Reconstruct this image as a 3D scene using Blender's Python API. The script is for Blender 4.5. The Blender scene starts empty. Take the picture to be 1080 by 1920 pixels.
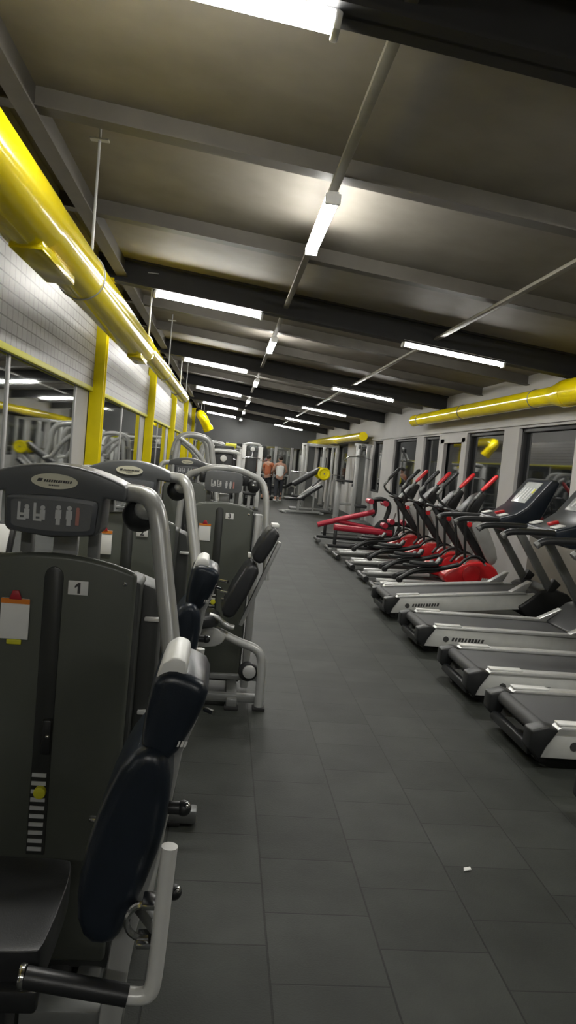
import bpy, bmesh, math, random
from mathutils import Vector, Matrix, Euler
random.seed(7)
SC = bpy.context.scene
COL = SC.collection
PI = math.pi
EXPOSURE = 1.25

# ------------------------------------------------------------------ materials
def mat(name, col, rough=.5, metal=0., spec=.5, noise=0., nscale=20., bump=0., bscale=200., ior=None, coat=0.):
    m = bpy.data.materials.new(name); m.use_nodes = True
    nt = m.node_tree; b = nt.nodes['Principled BSDF']
    b.inputs['Base Color'].default_value = (*col, 1)
    b.inputs['Roughness'].default_value = rough
    b.inputs['Metallic'].default_value = metal
    b.inputs['Specular IOR Level'].default_value = spec
    if ior: b.inputs['IOR'].default_value = ior
    if coat:
        b.inputs['Coat Weight'].default_value = coat; b.inputs['Coat Roughness'].default_value = .15
    tc = nt.nodes.new('ShaderNodeTexCoord')
    if noise:
        n = nt.nodes.new('ShaderNodeTexNoise'); n.inputs['Scale'].default_value = nscale; n.inputs['Detail'].default_value = 5
        nt.links.new(tc.outputs['Object'], n.inputs['Vector'])
        r = nt.nodes.new('ShaderNodeValToRGB')
        r.color_ramp.elements[0].position = .3; r.color_ramp.elements[1].position = .7
        r.color_ramp.elements[0].color = (*[c * (1 - noise) for c in col], 1)
        r.color_ramp.elements[1].color = (*[min(1, c * (1 + noise)) for c in col], 1)
        nt.links.new(n.outputs['Fac'], r.inputs['Fac']); nt.links.new(r.outputs['Color'], b.inputs['Base Color'])
    if bump:
        n2 = nt.nodes.new('ShaderNodeTexNoise'); n2.inputs['Scale'].default_value = bscale
        nt.links.new(tc.outputs['Object'], n2.inputs['Vector'])
        bp = nt.nodes.new('ShaderNodeBump'); bp.inputs['Strength'].default_value = bump; bp.inputs['Distance'].default_value = .002
        nt.links.new(n2.outputs['Fac'], bp.inputs['Height']); nt.links.new(bp.outputs['Normal'], b.inputs['Normal'])
    return m

def emit(name, col, strength):
    m = bpy.data.materials.new(name); m.use_nodes = True
    b = m.node_tree.nodes['Principled BSDF']
    b.inputs['Base Color'].default_value = (.8, .8, .8, 1)
    b.inputs['Emission Color'].default_value = (*col, 1); b.inputs['Emission Strength'].default_value = strength
    return m

M = dict(
    shroud=mat('graphite_shroud', (.085, .092, .078), .38, .1, noise=.06, nscale=6, bump=.05, bscale=400),
    shroud_back=mat('rear_shroud_plastic', (.04, .043, .04), .5, noise=.05),
    cowl=mat('cowl_plastic', (.10, .105, .11), .32, noise=.05, nscale=8, bump=.05),
    panel_frame=mat('panel_frame', (.075, .08, .088), .35, noise=.05),
    panel_face=mat('panel_face', (.13, .135, .14), .4, noise=.05),
    groove=mat('groove_plastic', (.03, .032, .03), .35, noise=.05),
    cream=mat('badge_cream', (.72, .70, .56), .4, noise=.03),
    ink=mat('dark_ink', (.05, .05, .05), .6, noise=.03),
    figure=mat('figure_print', (.55, .56, .56), .5, noise=.04),
    figure_red=mat('figure_red_print', (.45, .2, .17), .5, noise=.04),
    white=mat('white_plastic', (.75, .75, .73), .4, noise=.03),
    paper=mat('paper', (.78, .78, .76), .7, noise=.02),
    orange=mat('orange_card', (.75, .22, .02), .5, noise=.03),
    redclip=mat('red_clip', (.4, .02, .03), .4, noise=.03),
    lime=mat('lime_tag', (.65, .62, .03), .5, noise=.03),
    tube=mat('silver_grey_tube', (.46, .465, .455), .33, .3, noise=.05, nscale=10),
    tube_dark=mat('grey_frame_paint', (.19, .195, .19), .4, .4, noise=.06),
    light_tube=mat('pale_grey_tube', (.68, .68, .66), .3, .1, noise=.03),
    chrome=mat('chrome', (.7, .7, .7), .15, 1., noise=.03),
    alu=mat('brushed_aluminium', (.68, .68, .67), .36, .6, noise=.05, nscale=30),
    skirt=mat('silver_skirt', (.58, .585, .56), .4, .2, noise=.05, nscale=12),
    navy=mat('navy_vinyl', (.012, .017, .026), .30, noise=.1, bump=.15, bscale=300),
    vinyl=mat('black_vinyl', (.02, .021, .023), .38, noise=.1, bump=.15, bscale=300),
    black=mat('black_plastic', (.016, .017, .018), .4, noise=.08, nscale=30),
    rubber=mat('black_rubber', (.015, .015, .015), .75, noise=.1, nscale=60),
    belt=mat('belt_rubber', (.062, .063, .065), .6, noise=.08, nscale=120, bump=.1),
    red=mat('red_paint', (.68, .02, .026), .33, noise=.05, coat=.4),
    crimson=mat('crimson_paint', (.48, .022, .05), .4, noise=.06, coat=.3),
    yellow=mat('yellow_paint', (.95, .80, .003), .45, .0, spec=.25, noise=.05, nscale=4),
    screen=mat('grey_screen', (.42, .44, .44), .2, noise=.08, nscale=15),
    wall=mat('wall_paint', (.50, .49, .48), .8, noise=.04, nscale=2, bump=.1, bscale=60),
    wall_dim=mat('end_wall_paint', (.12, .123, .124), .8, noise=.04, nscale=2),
    frame_grey=mat('window_frame_grey', (.40, .40, .40), .45, .2, noise=.04),
    dark_glass=mat('night_glass', (.012, .014, .015), .03, 0, ior=2.3, noise=.04),
    mirror=mat('mirror_glass', (.55, .57, .56), .03, 1., noise=.02),
    deck=mat('roof_deck', (.225, .205, .175), .7, .0, noise=.12, nscale=3),
    purlin=mat('purlin_steel', (.12, .11, .093), .55, .2, noise=.1, nscale=5),
    rafter=mat('rafter_steel', (.028, .028, .030), .6, .1, noise=.1, nscale=6),
    tray=mat('cable_tray_paint', (.22, .205, .165), .5, .2, noise=.06),
    skin=mat('skin', (.42, .24, .17), .5, noise=.05),
    hair=mat('dark_hair', (.02, .016, .013), .6, noise=.1),
    cloth_white=mat('white_cotton', (.75, .75, .74), .85, noise=.03),
    cloth_dark=mat('dark_cotton', (.03, .033, .04), .85, noise=.08),
    cloth_orange=mat('rust_orange_cotton', (.42, .13, .06), .85, noise=.06),
    lamp=emit('lamp_diffuser', (1., .985, .93), 40.),
    brown_sheet=mat('brown_grey_sheet', (.17, .155, .125), .6, noise=.06, nscale=3),
    lamp_body=mat('lamp_body', (.7, .7, .7), .5, noise=.03),
)

def floor_material():
    m = bpy.data.materials.new('rubber_floor_tiles'); m.use_nodes = True
    nt = m.node_tree; b = nt.nodes['Principled BSDF']
    tc = nt.nodes.new('ShaderNodeTexCoord'); sp = nt.nodes.new('ShaderNodeSeparateXYZ'); cb = nt.nodes.new('ShaderNodeCombineXYZ')
    nt.links.new(tc.outputs['Object'], sp.inputs[0])
    ax = nt.nodes.new('ShaderNodeMath'); ax.operation = 'ADD'; ax.inputs[1].default_value = 20 * .38 - .27
    ay = nt.nodes.new('ShaderNodeMath'); ay.operation = 'ADD'; ay.inputs[1].default_value = 20 * .36 - 2.35
    nt.links.new(sp.outputs['X'], ax.inputs[0]); nt.links.new(sp.outputs['Y'], ay.inputs[0])
    nt.links.new(ay.outputs[0], cb.inputs['X']); nt.links.new(ax.outputs[0], cb.inputs['Y'])
    br = nt.nodes.new('ShaderNodeTexBrick'); nt.links.new(cb.outputs[0], br.inputs['Vector'])
    br.inputs['Scale'].default_value = 1; br.inputs['Brick Width'].default_value = .36; br.inputs['Row Height'].default_value = .38
    br.inputs['Mortar Size'].default_value = .004; br.inputs['Mortar Smooth'].default_value = .4; br.offset = .5
    br.inputs['Color1'].default_value = (.0235, .0262, .0228, 1); br.inputs['Color2'].default_value = (.0345, .0378, .0335, 1)
    br.inputs['Mortar'].default_value = (.012, .013, .0115, 1)
    n = nt.nodes.new('ShaderNodeTexNoise'); n.inputs['Scale'].default_value = 140; n.inputs['Detail'].default_value = 3
    nt.links.new(tc.outputs['Object'], n.inputs['Vector'])
    n2 = nt.nodes.new('ShaderNodeTexNoise'); n2.inputs['Scale'].default_value = 3.5; n2.inputs['Detail'].default_value = 4
    nt.links.new(tc.outputs['Object'], n2.inputs['Vector'])
    r2 = nt.nodes.new('ShaderNodeMapRange'); r2.inputs['From Min'].default_value = .3; r2.inputs['From Max'].default_value = .7
    r2.inputs['To Min'].default_value = .78; r2.inputs['To Max'].default_value = 1.25
    nt.links.new(n2.outputs['Fac'], r2.inputs['Value'])
    mx = nt.nodes.new('ShaderNodeMixRGB'); mx.blend_type = 'MULTIPLY'; mx.inputs['Fac'].default_value = 1
    nt.links.new(br.outputs['Color'], mx.inputs['Color1']); nt.links.new(r2.outputs['Result'], mx.inputs['Color2'])
    nt.links.new(mx.outputs['Color'], b.inputs['Base Color'])
    b.inputs['Roughness'].default_value = .55; b.inputs['Specular IOR Level'].default_value = .22
    bp = nt.nodes.new('ShaderNodeBump'); bp.inputs['Strength'].default_value = .35; bp.inputs['Distance'].default_value = .003
    ad = nt.nodes.new('ShaderNodeMath'); ad.operation = 'SUBTRACT'
    nt.links.new(n.outputs['Fac'], ad.inputs[0]); nt.links.new(br.outputs['Fac'], ad.inputs[1])
    nt.links.new(ad.outputs[0], bp.inputs['Height']); nt.links.new(bp.outputs['Normal'], b.inputs['Normal'])
    return m
M['floor'] = floor_material()

def duct_material():
    """yellow fabric-look spiral duct with fine rings along its length"""
    m = mat('yellow_duct', (.90, .72, .001), .14, 0, spec=.45, noise=.06, nscale=3)
    nt = m.node_tree; b = nt.nodes['Principled BSDF']
    tc = nt.nodes.new('ShaderNodeTexCoord'); w = nt.nodes.new('ShaderNodeTexWave')
    w.wave_type = 'BANDS'; w.bands_direction = 'Y'; w.inputs['Scale'].default_value = 9.0; w.inputs['Distortion'].default_value = 0
    nt.links.new(tc.outputs['Object'], w.inputs['Vector'])
    bp = nt.nodes.new('ShaderNodeBump'); bp.inputs['Strength'].default_value = .12; bp.inputs['Distance'].default_value = .0008
    nt.links.new(w.outputs['Fac'], bp.inputs['Height']); nt.links.new(bp.outputs['Normal'], b.inputs['Normal'])
    return m
M['duct'] = duct_material()

def shutter_material():
    """perforated aluminium roller shutter: dark joints every slat and faint vertical slots"""
    m = bpy.data.materials.new('perforated_shutter'); m.use_nodes = True
    nt = m.node_tree; b = nt.nodes['Principled BSDF']
    tc = nt.nodes.new('ShaderNodeTexCoord'); sp = nt.nodes.new('ShaderNodeSeparateXYZ'); cb = nt.nodes.new('ShaderNodeCombineXYZ')
    nt.links.new(tc.outputs['Object'], sp.inputs[0]); nt.links.new(sp.outputs['Y'], cb.inputs['X']); nt.links.new(sp.outputs['Z'], cb.inputs['Y'])
    br = nt.nodes.new('ShaderNodeTexBrick'); nt.links.new(cb.outputs[0], br.inputs['Vector'])
    br.inputs['Scale'].default_value = 1; br.inputs['Brick Width'].default_value = .13; br.inputs['Row Height'].default_value = .092
    br.inputs['Mortar Size'].default_value = .007; br.inputs['Mortar Smooth'].default_value = .5; br.offset = 0
    br.inputs['Color1'].default_value = (.27, .262, .25, 1); br.inputs['Color2'].default_value = (.30, .292, .28, 1); br.inputs['Mortar'].default_value = (.06, .053, .046, 1)
    nt.links.new(br.outputs['Color'], b.inputs['Base Color'])
    b.inputs['Roughness'].default_value = .45; b.inputs['Metallic'].default_value = .3
    return m
M['shutter'] = shutter_material()

# ------------------------------------------------------------------ mesh builder
class MB:
    def __init__(self): self.bm = bmesh.new()
    def _add(self, verts, faces):
        vs = [self.bm.verts.new(v) for v in verts]
        fs = []
        for f in faces:
            try: fs.append(self.bm.faces.new([vs[i] for i in f]))
            except ValueError: pass
        return vs, fs
    def _bevel(self, fs, w, seg=2, ang=.45):
        bm = self.bm
        bmesh.ops.recalc_face_normals(bm, faces=fs)
        es = {e for f in fs for e in f.edges if len(e.link_faces) == 2 and e.calc_face_angle(0) > ang}
        if w > 0 and es: bmesh.ops.bevel(bm, geom=list(es), offset=w, segments=seg, affect='EDGES', profile=.5, clamp_overlap=True)
    def box(self, c, s, rot=(0, 0, 0), bev=0., seg=2):
        R = Euler(rot).to_matrix(); c = Vector(c)
        vs = [c + R @ Vector((x * s[0] / 2, y * s[1] / 2, z * s[2] / 2)) for x in (-1, 1) for y in (-1, 1) for z in (-1, 1)]
        _, fs = self._add(vs, [(0, 1, 3, 2), (4, 6, 7, 5), (0, 4, 5, 1), (2, 3, 7, 6), (0, 2, 6, 4), (1, 5, 7, 3)])
        self._bevel(fs, bev, seg); return self
    def prism(self, pts, a, b, axis='y', bev=0., seg=2, ang=.45):
        """polygon pts (in XZ for axis y, YZ for x, XY for z) extruded from a to b"""
        def P(p, t):
            return {'y': (p[0], t, p[1]), 'x': (t, p[0], p[1]), 'z': (p[0], p[1], t)}[axis]
        n = len(pts)
        vs = [P(p, a) for p in pts] + [P(p, b) for p in pts]
        fcs = [tuple(range(n)), tuple(range(2 * n - 1, n - 1, -1))] + [(i, (i + 1) % n, n + (i + 1) % n, n + i) for i in range(n)]
        _, fs = self._add(vs, fcs); self._bevel(fs, bev, seg, ang); return self
    def tube(self, pts, r, seg=12, cap=True, smooth_n=0):
        pts = [Vector(p) for p in pts]
        if smooth_n: pts = round_path(pts, smooth_n)
        rs = r if isinstance(r, (list, tuple)) else [r] * len(pts)
        rings = []; up = None
        for i, p in enumerate(pts):
            d = (pts[min(i + 1, len(pts) - 1)] - pts[max(i - 1, 0)]).normalized()
            if up is None:
                up = d.orthogonal().normalized()
            up = (up - d * up.dot(d))
            up = up.normalized() if up.length > 1e-6 else d.orthogonal().normalized()
            sd = d.cross(up)
            rings.append([self.bm.verts.new(p + rs[i] * (math.cos(t) * up + math.sin(t) * sd)) for t in [2 * PI * k / seg for k in range(seg)]])
        fs = []
        for a, b in zip(rings, rings[1:]):
            for k in range(seg):
                fs.append(self.bm.faces.new((a[k], a[(k + 1) % seg], b[(k + 1) % seg], b[k])))
        if cap:
            fs.append(self.bm.faces.new(rings[0][::-1])); fs.append(self.bm.faces.new(rings[-1]))
        return self
    def bar(self, p0, p1, w, h, bev=.004):
        """rectangular bar from p0 to p1, w across (horizontal), h the other way"""
        p0, p1 = Vector(p0), Vector(p1); d = p1 - p0; L = d.length; d.normalize()
        side = Vector((0, 1, 0)) if abs(d.y) < .9 else Vector((1, 0, 0))
        side = (side - d * side.dot(d)).normalized(); up = d.cross(side)
        vs = [(p0 + p1) / 2 + d * (x * L / 2) + side * (y * w / 2) + up * (z * h / 2) for x in (-1, 1) for y in (-1, 1) for z in (-1, 1)]
        _, fs = self._add(vs, [(0, 1, 3, 2), (4, 6, 7, 5), (0, 4, 5, 1), (2, 3, 7, 6), (0, 2, 6, 4), (1, 5, 7, 3)])
        self._bevel(fs, bev); return self
    def ball(self, c, r, seg=16, rings=10):
        r = r if isinstance(r, (list, tuple)) else (r, r, r)
        mtx = Matrix.Translation(c) @ Matrix.Diagonal((*r, 1))
        bmesh.ops.create_uvsphere(self.bm, u_segments=seg, v_segments=rings, radius=1, matrix=mtx); return self
    def disc(self, c, r, t, axis='y', seg=24, bev=.0):
        c = Vector(c); pts = [(r * math.cos(2 * PI * k / seg), r * math.sin(2 * PI * k / seg)) for k in range(seg)]
        k = {'y': (c.x, c.z, c.y), 'x': (c.y, c.z, c.x), 'z': (c.x, c.y, c.z)}[axis]
        return self.prism([(k[0] + p[0], k[1] + p[1]) for p in pts], k[2] - t / 2, k[2] + t / 2, axis, bev)
    def ring(self, c, R, r, axis='y', a0=0, a1=2 * PI, n=24, seg=8):
        c = Vector(c); P = []
        for i in range(n + 1):
            t = a0 + (a1 - a0) * i / n; x, z = R * math.cos(t), R * math.sin(t)
            P.append(c + Vector({'y': (x, 0, z), 'x': (0, x, z), 'z': (x, z, 0)}[axis]))
        return self.tube(P, r, seg)
    def build(self, name, m, parent=None, label=None):
        bm = self.bm
        bmesh.ops.recalc_face_normals(bm, faces=bm.faces)
        for f in bm.faces: f.smooth = True
        for e in bm.edges:
            if len(e.link_faces) == 2 and e.calc_face_angle(0) > .7: e.smooth = False
        me = bpy.data.meshes.new(name); bm.to_mesh(me); bm.free()
        o = bpy.data.objects.new(name, me); COL.objects.link(o)
        me.materials.append(M[m] if isinstance(m, str) else m)
        if parent: o.parent = parent
        if label: o['label'] = label
        return o

def round_path(pts, n):
    """Chaikin corner cutting that keeps the end points"""
    for _ in range(n):
        q = [pts[0]]
        for a, b in zip(pts, pts[1:]):
            q += [a * .75 + b * .25, a * .25 + b * .75]
        q.append(pts[-1]); pts = q
    return pts

def thing(name, label, cat, loc=(0, 0, 0), rz=0, group=None):
    o = bpy.data.objects.new(name, None); COL.objects.link(o); o.empty_display_size = .1
    o.location = loc; o.rotation_euler = (0, 0, rz); tag(o, label, cat, group); return o
def tag(o, label, cat, group=None):
    o['label'] = label; o['category'] = cat
    if group: o['group'] = group
    return o
def struct(o):
    o['kind'] = 'structure'; return o
def dup(root, loc, label, rz=None, group=None):
    r = root.copy(); COL.objects.link(r); r.location = loc
    if rz is not None: r.rotation_euler = (0, 0, rz)
    r['label'] = label
    if group: r['group'] = group
    for ch in list(root.children):
        c = ch.copy(); COL.objects.link(c); c.parent = r
        for g in list(ch.children):
            d = g.copy(); COL.objects.link(d); d.parent = c
    return r
def arc(cx, cz, rx, rz_, a0, a1, n):
    return [(cx + rx * math.cos(a0 + (a1 - a0) * i / n), cz + rz_ * math.sin(a0 + (a1 - a0) * i / n)) for i in range(n + 1)]
def text_mesh(name, s, size, m, parent, loc, rot=(PI / 2, 0, 0), bold=.0):
    cu = bpy.data.curves.new(name, 'FONT'); cu.body = s; cu.size = size; cu.align_x = 'CENTER'; cu.align_y = 'CENTER'; cu.extrude = .0006; cu.offset = bold
    o = bpy.data.objects.new(name, cu); COL.objects.link(o)
    bpy.context.view_layer.update()
    me = bpy.data.meshes.new_from_object(o.evaluated_get(bpy.context.evaluated_depsgraph_get()))
    bpy.data.objects.remove(o); bpy.data.curves.remove(cu)
    me.name = name; me.materials.clear(); me.materials.append(M[m])
    t = bpy.data.objects.new(name, me); COL.objects.link(t); t.parent = parent; t.location = loc; t.rotation_euler = rot
    return t
def strokes(mb, x0, z0, y, w, h, n=9, gap=.3, slant=0., axis='y'):
    """a line of small blurred letter-like strokes (the lettering in the photo cannot be read)"""
    step = w / n
    rr = random.Random(n * 31 + int(w * 1000))
    for i in range(n):
        ww = step * (1 - gap) * rr.uniform(.75, 1.1); x = x0 + i * step
        mb.prism([(x, z0), (x + ww, z0), (x + ww + slant * h, z0 + h), (x + slant * h, z0 + h)], y, y + .001, axis)
    return mb

# ------------------------------------------------------------------ room constants
XL, XR, Y0, Y1 = -1.6, 4.25, -6.0, 36.0
BAY0, BAY = 2.80, 5.85
def roof(x): return 3.56 - .10 * x
beams = [BAY0 + BAY * k for k in range(-1, 6)]

# ------------------------------------------------------------------ shell
struct(MB().box(((XL + XR) / 2, (Y0 + Y1) / 2, -.05), (XR - XL + .4, Y1 - Y0 + .4, .1)).build('floor', 'floor'))
mb = MB(); mb.prism([(XL - .2, roof(XL - .2)), (XR + .2, roof(XR + .2)), (XR + .2, roof(XR + .2) + .1), (XL - .2, roof(XL - .2) + .1)], Y0, Y1)
ceil = struct(mb.build('ceiling', 'deck'))
# purlins across the room, three per bay
for k in range(-1, 6):
    for j in (0, 1, 2):
        y = BAY0 + BAY * k + (1.95 * j if j else 0)
        if j == 0 or y > Y1 - .3 or y < Y0 + .2: continue
        m_ = MB()
        m_.prism([(XL, roof(XL) - .14), (XR, roof(XR) - .14), (XR, roof(XR) + .01), (XL, roof(XL) + .01)], y, y + .06)
        m_.prism([(XL, roof(XL) - .14), (XR, roof(XR) - .14), (XR, roof(XR) - .13), (XL, roof(XL) - .13)], y - .07, y + .01)
        o = m_.build('purlin', 'purlin', ceil)
# rafters: dark I beams
for y in beams:
    if y < Y0 + .2 or y > Y1 - .2: continue
    m_ = MB()
    d = .27
    for (dy0, dy1, z0, z1) in ((-.012, .012, -d, 0.0), (-.085, .085, -d, -d + .018), (-.085, .085, -.02, .005)):
        m_.prism([(XL, roof(XL) + z0), (XR, roof(XR) + z0), (XR, roof(XR) + z1), (XL, roof(XL) + z1)], y + .08 + dy0, y + .08 + dy1)
    m_.build('rafter', 'rafter', ceil)
# eave beam running along the left wall
m_ = MB()
ze = roof(-1.33)
m_.box((-1.33, (Y0 + Y1) / 2, ze - .10), (.03, Y1 - Y0, .2)); m_.box((-1.33, (Y0 + Y1) / 2, ze - .195), (.12, Y1 - Y0, .015))
m_.build('eave_beam', 'purlin', ceil)

# left wall: pillar / window structure.  openings z 0.35..2.95 (shutter covers 2.21..2.95)
wl = MB()
wl.box((XL - .1, (Y0 + Y1) / 2, (2.93 + 3.75) / 2), (.2, Y1 - Y0, 3.75 - 2.93))
wl.box((XL - .1, (Y0 + Y1) / 2, .2), (.2, Y1 - Y0, .4))
bounds = [Y0] + [b + .08 for b in beams if b > Y0] + [Y1]
for b in beams:
    wl.box((XL - .1, b - .175, 1.66), (.2, 1.05, 2.54))
wall_left = struct(wl.build('wall_left', 'wall'))
# far and near walls
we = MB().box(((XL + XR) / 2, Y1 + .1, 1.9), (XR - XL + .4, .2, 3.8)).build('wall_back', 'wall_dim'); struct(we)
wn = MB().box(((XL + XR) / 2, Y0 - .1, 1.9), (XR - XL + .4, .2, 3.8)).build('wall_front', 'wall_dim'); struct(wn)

# left windows with mirror-like night glass and shutters
nw = 0
wins = []
for i, b in enumerate(beams):
    ya = b + .35; yb = b + BAY - .70
    if i == len(beams) - 1: yb = Y1 - .1
    ya = max(ya, Y0 + .1); yb = min(yb, Y1 - .1)
    if yb - ya < .5: continue
    wins.append((ya, yb))
for (ya, yb) in wins:
    nw += 1
    g = MB(); g.box((XL - .006, (ya + yb) / 2, 1.66), (.01, yb - ya, 2.54))
    p = struct(g.build('window_%d' % nw, 'mirror'))
    f = MB()
    for y in (ya + .02, yb - .02, (ya + yb) / 2): f.box((XL - .005, y, 1.3), (.03, .05, 1.85), bev=.004)
    for z in (.42, 2.2): f.box((XL - .005, (ya + yb) / 2, z), (.03, yb - ya, .05), bev=.004)
    f.build('window_frame', 'frame_grey', p)
shut_labels = ['partly lowered perforated grey roller shutter beside the camera, above the first mirror-like window',
               'partly lowered perforated roller shutter between the first and second yellow posts',
               'partly lowered roller shutter between the second and third yellow posts',
               'partly lowered roller shutter between the third and fourth yellow posts',
               'partly lowered roller shutter beyond the fourth yellow post',
               'partly lowered roller shutter last before the end wall']
k = 0
for (ya, yb) in wins:
    if yb < 4: continue
    ya += .02; yb += .77; yb = min(yb, Y1 - .1)
    t = thing('roller_shutter', shut_labels[min(k, 5)], 'roller shutter', (XL + .035, (ya + yb) / 2, 2.21)); k += 1
    L = yb - ya
    MB().box((0, 0, .37), (.02, L - .04, .74)).build('curtain', 'shutter', t)
    MB().box((0, 0, -.012), (.035, L - .04, .05), bev=.006).build('bottom_rail', 'lime', t, 'bright yellow-green bottom rail')
    for s in (-1, 1):
        MB().box((-.005, s * (L / 2 - .02), .33), (.06, .05, .84), bev=.004).build('guide_rail', 'frame_grey', t)
# yellow steel columns
for i, b in enumerate(beams):
    if b < Y0 + .3: continue
    m_ = MB(); x, y = -1.515, b + .08
    h = roof(x) - .26
    m_.box((x, y - .075, h / 2), (.15, .014, h), bev=.003); m_.box((x, y + .075, h / 2), (.15, .014, h), bev=.003); m_.box((x, y, h / 2), (.05, .15, h))
    m_.box((x, y, .01), (.24, .24, .02)).box((x, y, h - .01), (.22, .2, .02))
    o = struct(m_.build('column_%d' % (i + 1), 'yellow'))

# right wall with windows
pil = [(-6.0, -5.0), (-3.2, -2.4), (1.0, 1.5), (4.6, 5.2), (8.0, 8.9), (10.72, 11.32), (13.1, 13.2), (14.75, 14.85), (16.05, 16.65), (18.9, 20.3), (21.6, 22.4), (24.6, 26.2), (28.5, 29.2), (31.5, 32.3), (35.0, 36.0)]
ZS, ZH = .93, 2.38
wr = MB()
wr.box((XR + .1, (Y0 + Y1) / 2, ZS / 2), (.2, Y1 - Y0, ZS)); wr.box((XR + .1, (Y0 + Y1) / 2, (ZH + 3.3) / 2), (.2, Y1 - Y0, 3.3 - ZH))
for a, b in pil: wr.box((XR + .1, (a + b) / 2, (ZS + ZH) / 2), (.2, b - a, ZH - ZS))
struct(wr.build('wall_right', 'wall'))
struct(MB().box((XR - .008, (Y0 + 9.9) / 2, .47), (.016, 9.9 - Y0, .90), bev=.004).build('lower_wall_sheet', 'brown_sheet'))  # thin brown-grey sheet over the lower right wall, along the treadmills
struct(MB().box((XR - .012, (Y0 + Y1) / 2, ZH + .06), (.03, Y1 - Y0, .05), bev=.004).build('trim_1', 'wall'))
for i in range(len(pil) - 1):
    a, b = pil[i][1], pil[i + 1][0]; nw += 1
    p = struct(MB().box((XR + .11, (a + b) / 2, (ZS + ZH) / 2), (.012, b - a, ZH - ZS)).build('window_%d' % nw, 'dark_glass'))
    f = MB()
    for y in (a + .03, b - .03): f.box((XR + .08, y, (ZS + ZH) / 2), (.06, .06, ZH - ZS), bev=.004)
    for z in (ZS + .03, ZH - .03): f.box((XR + .08, (a + b) / 2, z), (.06, b - a, .06), bev=.004)
    f.build('window_frame', 'wall' if abs(a - 13.2) < .05 else 'rafter', p)
    if abs(a - 13.2) < .05:
        f = MB()
        f.box((XR + .04, a + .1, 1.6), (.07, .2, 1.4)).box((XR + .04, b - .12, 1.6), (.07, .24, 1.4)).box((XR + .04, (a + b) / 2, ZH - .08), (.07, b - a, .16))
        f.build('casement', 'wall', p, 'white window casement')

# ------------------------------------------------------------------ lamps
def make_lamp():
    t = thing('tube_light', 'x', 'ceiling light')
    MB().box((0, 0, .035), (1.24, .07, .03), bev=.006).build('housing', 'lamp_body', t)
    m_ = MB()
    m_.prism([(p[0], p[1]) for p in arc(0, .02, .05, .045, PI, 2 * PI, 10)], -.6, .6, 'x', bev=.006)
    m_.build('diffuser', 'lamp', t)
    for s in (-1, 1): MB().box((s * .615, 0, .0), (.03, .1, .07), bev=.008).build('end_cap', 'lamp_body', t)
    return t
lamp0 = make_lamp(); used = False; right_x0 = 2.66
def lamp(x, y, z, along_y, label):
    global used
    loc = (x, y, z)
    if not used:
        used = True; o = lamp0; o.location = loc; o['label'] = label
    else: o = dup(lamp0, loc, label)
    o.rotation_euler = (0, 0, PI / 2) if along_y else (0, math.atan(.10), 0)
    return o
lamp(-.34, BAY0 - BAY + .08, roof(-.34) - .315, False, 'added unseen tube light behind the camera above the weight machine side')  # added one bay back, out of view, to brighten the machine fronts
lamp(2.56, BAY0 - BAY + .08, roof(2.56) - .285, False, 'added unseen tube light behind the camera above the treadmill side')  # likewise added out of view, brightens the treadmill sides
ordn = ['first', 'second', 'third', 'fourth', 'fifth', 'sixth', 'seventh']
for i, b in enumerate(beams[1:]):
    lab = 'lit crosswise tube light above the weight machine side, %s from the camera' % ordn[i]
    lamp(-.34, b + .08, roof(-.34) - .315, False, lab)
right_x = 2.56
for i, b in enumerate(beams[1:]):
    lab = 'lit crosswise tube light above the treadmill side, %s from the camera' % ordn[i]
    if i == 0: lab = 'lit crosswise tube light over the front treadmills, just out of view'
    lamp(right_x, b + .08, roof(right_x) - .285, False, lab)
for i, b in enumerate(beams[1:]):
    lab = 'lit lengthwise tube light under the aisle cable tray, %s from the camera' % ordn[i]
    y = b + 2.68
    if y > 35: continue
    lamp(.54, y, roof(.54) - .222, True, lab)

# cable trays under the purlins
for x, lab in ((.54, 'long pale cable tray along the ceiling above the aisle'), (2.33, 'long pale cable tray along the ceiling above the treadmill belts')):
    o = MB().box((0, 0, 0), (.055, Y1 - Y0 - .2, .03), bev=.004).build('cable_tray', 'tray')
    o.location = (x, (Y0 + Y1) / 2, roof(x) - .157); tag(o, lab, 'cable tray')

# ------------------------------------------------------------------ ducts
def rad_path(sections):
    P, R = [], []
    for p, r in sections: P.append(p); R.append(r)
    return P, R
t = thing('ventilation_duct', 'long bright yellow round duct hung above the weight machines along the shuttered windows', 'ventilation duct', (-1.05, 4, 2.7))
DX = -1.05
def sec(y, r, z): return ((0, y - 4, z - 2.7), r)
S1 = [sec(-3, .17, 2.67), sec(3.85, .17, 2.67)]
S2 = [sec(3.86, .155, 2.69), sec(8.55, .155, 2.69)]
S3 = [sec(8.9, .112, 2.76), sec(17.0, .112, 2.78)]
for nm, S in (('wide_section', S1), ('middle_section', S2), ('narrow_section', S3)):
    P, R = rad_path(S)
    n = max(2, int((P[-1][1] - P[0][1]) / .5))
    PP = [tuple(P[0][j] + (P[-1][j] - P[0][j]) * i / n for j in range(3)) for i in range(n + 1)]
    MB().tube(PP, [R[0]] * (n + 1), 40).build(nm, 'duct', t)
P, R = rad_path([sec(8.5, .158, 2.69), sec(8.6, .158, 2.69), sec(8.9, .116, 2.757), sec(9.0, .116, 2.757)])
MB().tube(P, R, 40).build('reducer', 'duct', t)
P, R = rad_path([sec(16.95, .115, 2.78), sec(17.03, .115, 2.78)])
MB().tube(P, R, 40).build('end_cap', 'duct', t)
MB().box((.02, -.1 + 0.2, 2.69 - .155 - 2.7 - .02), (.16, .75, .05), bev=.006).build('air_outlet', 'duct', t)
MB().box((.02, 4.2, 2.62 - 2.7 - .02 - .06), (.14, .6, .05), bev=.006).build('air_outlet', 'duct', t)
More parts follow.
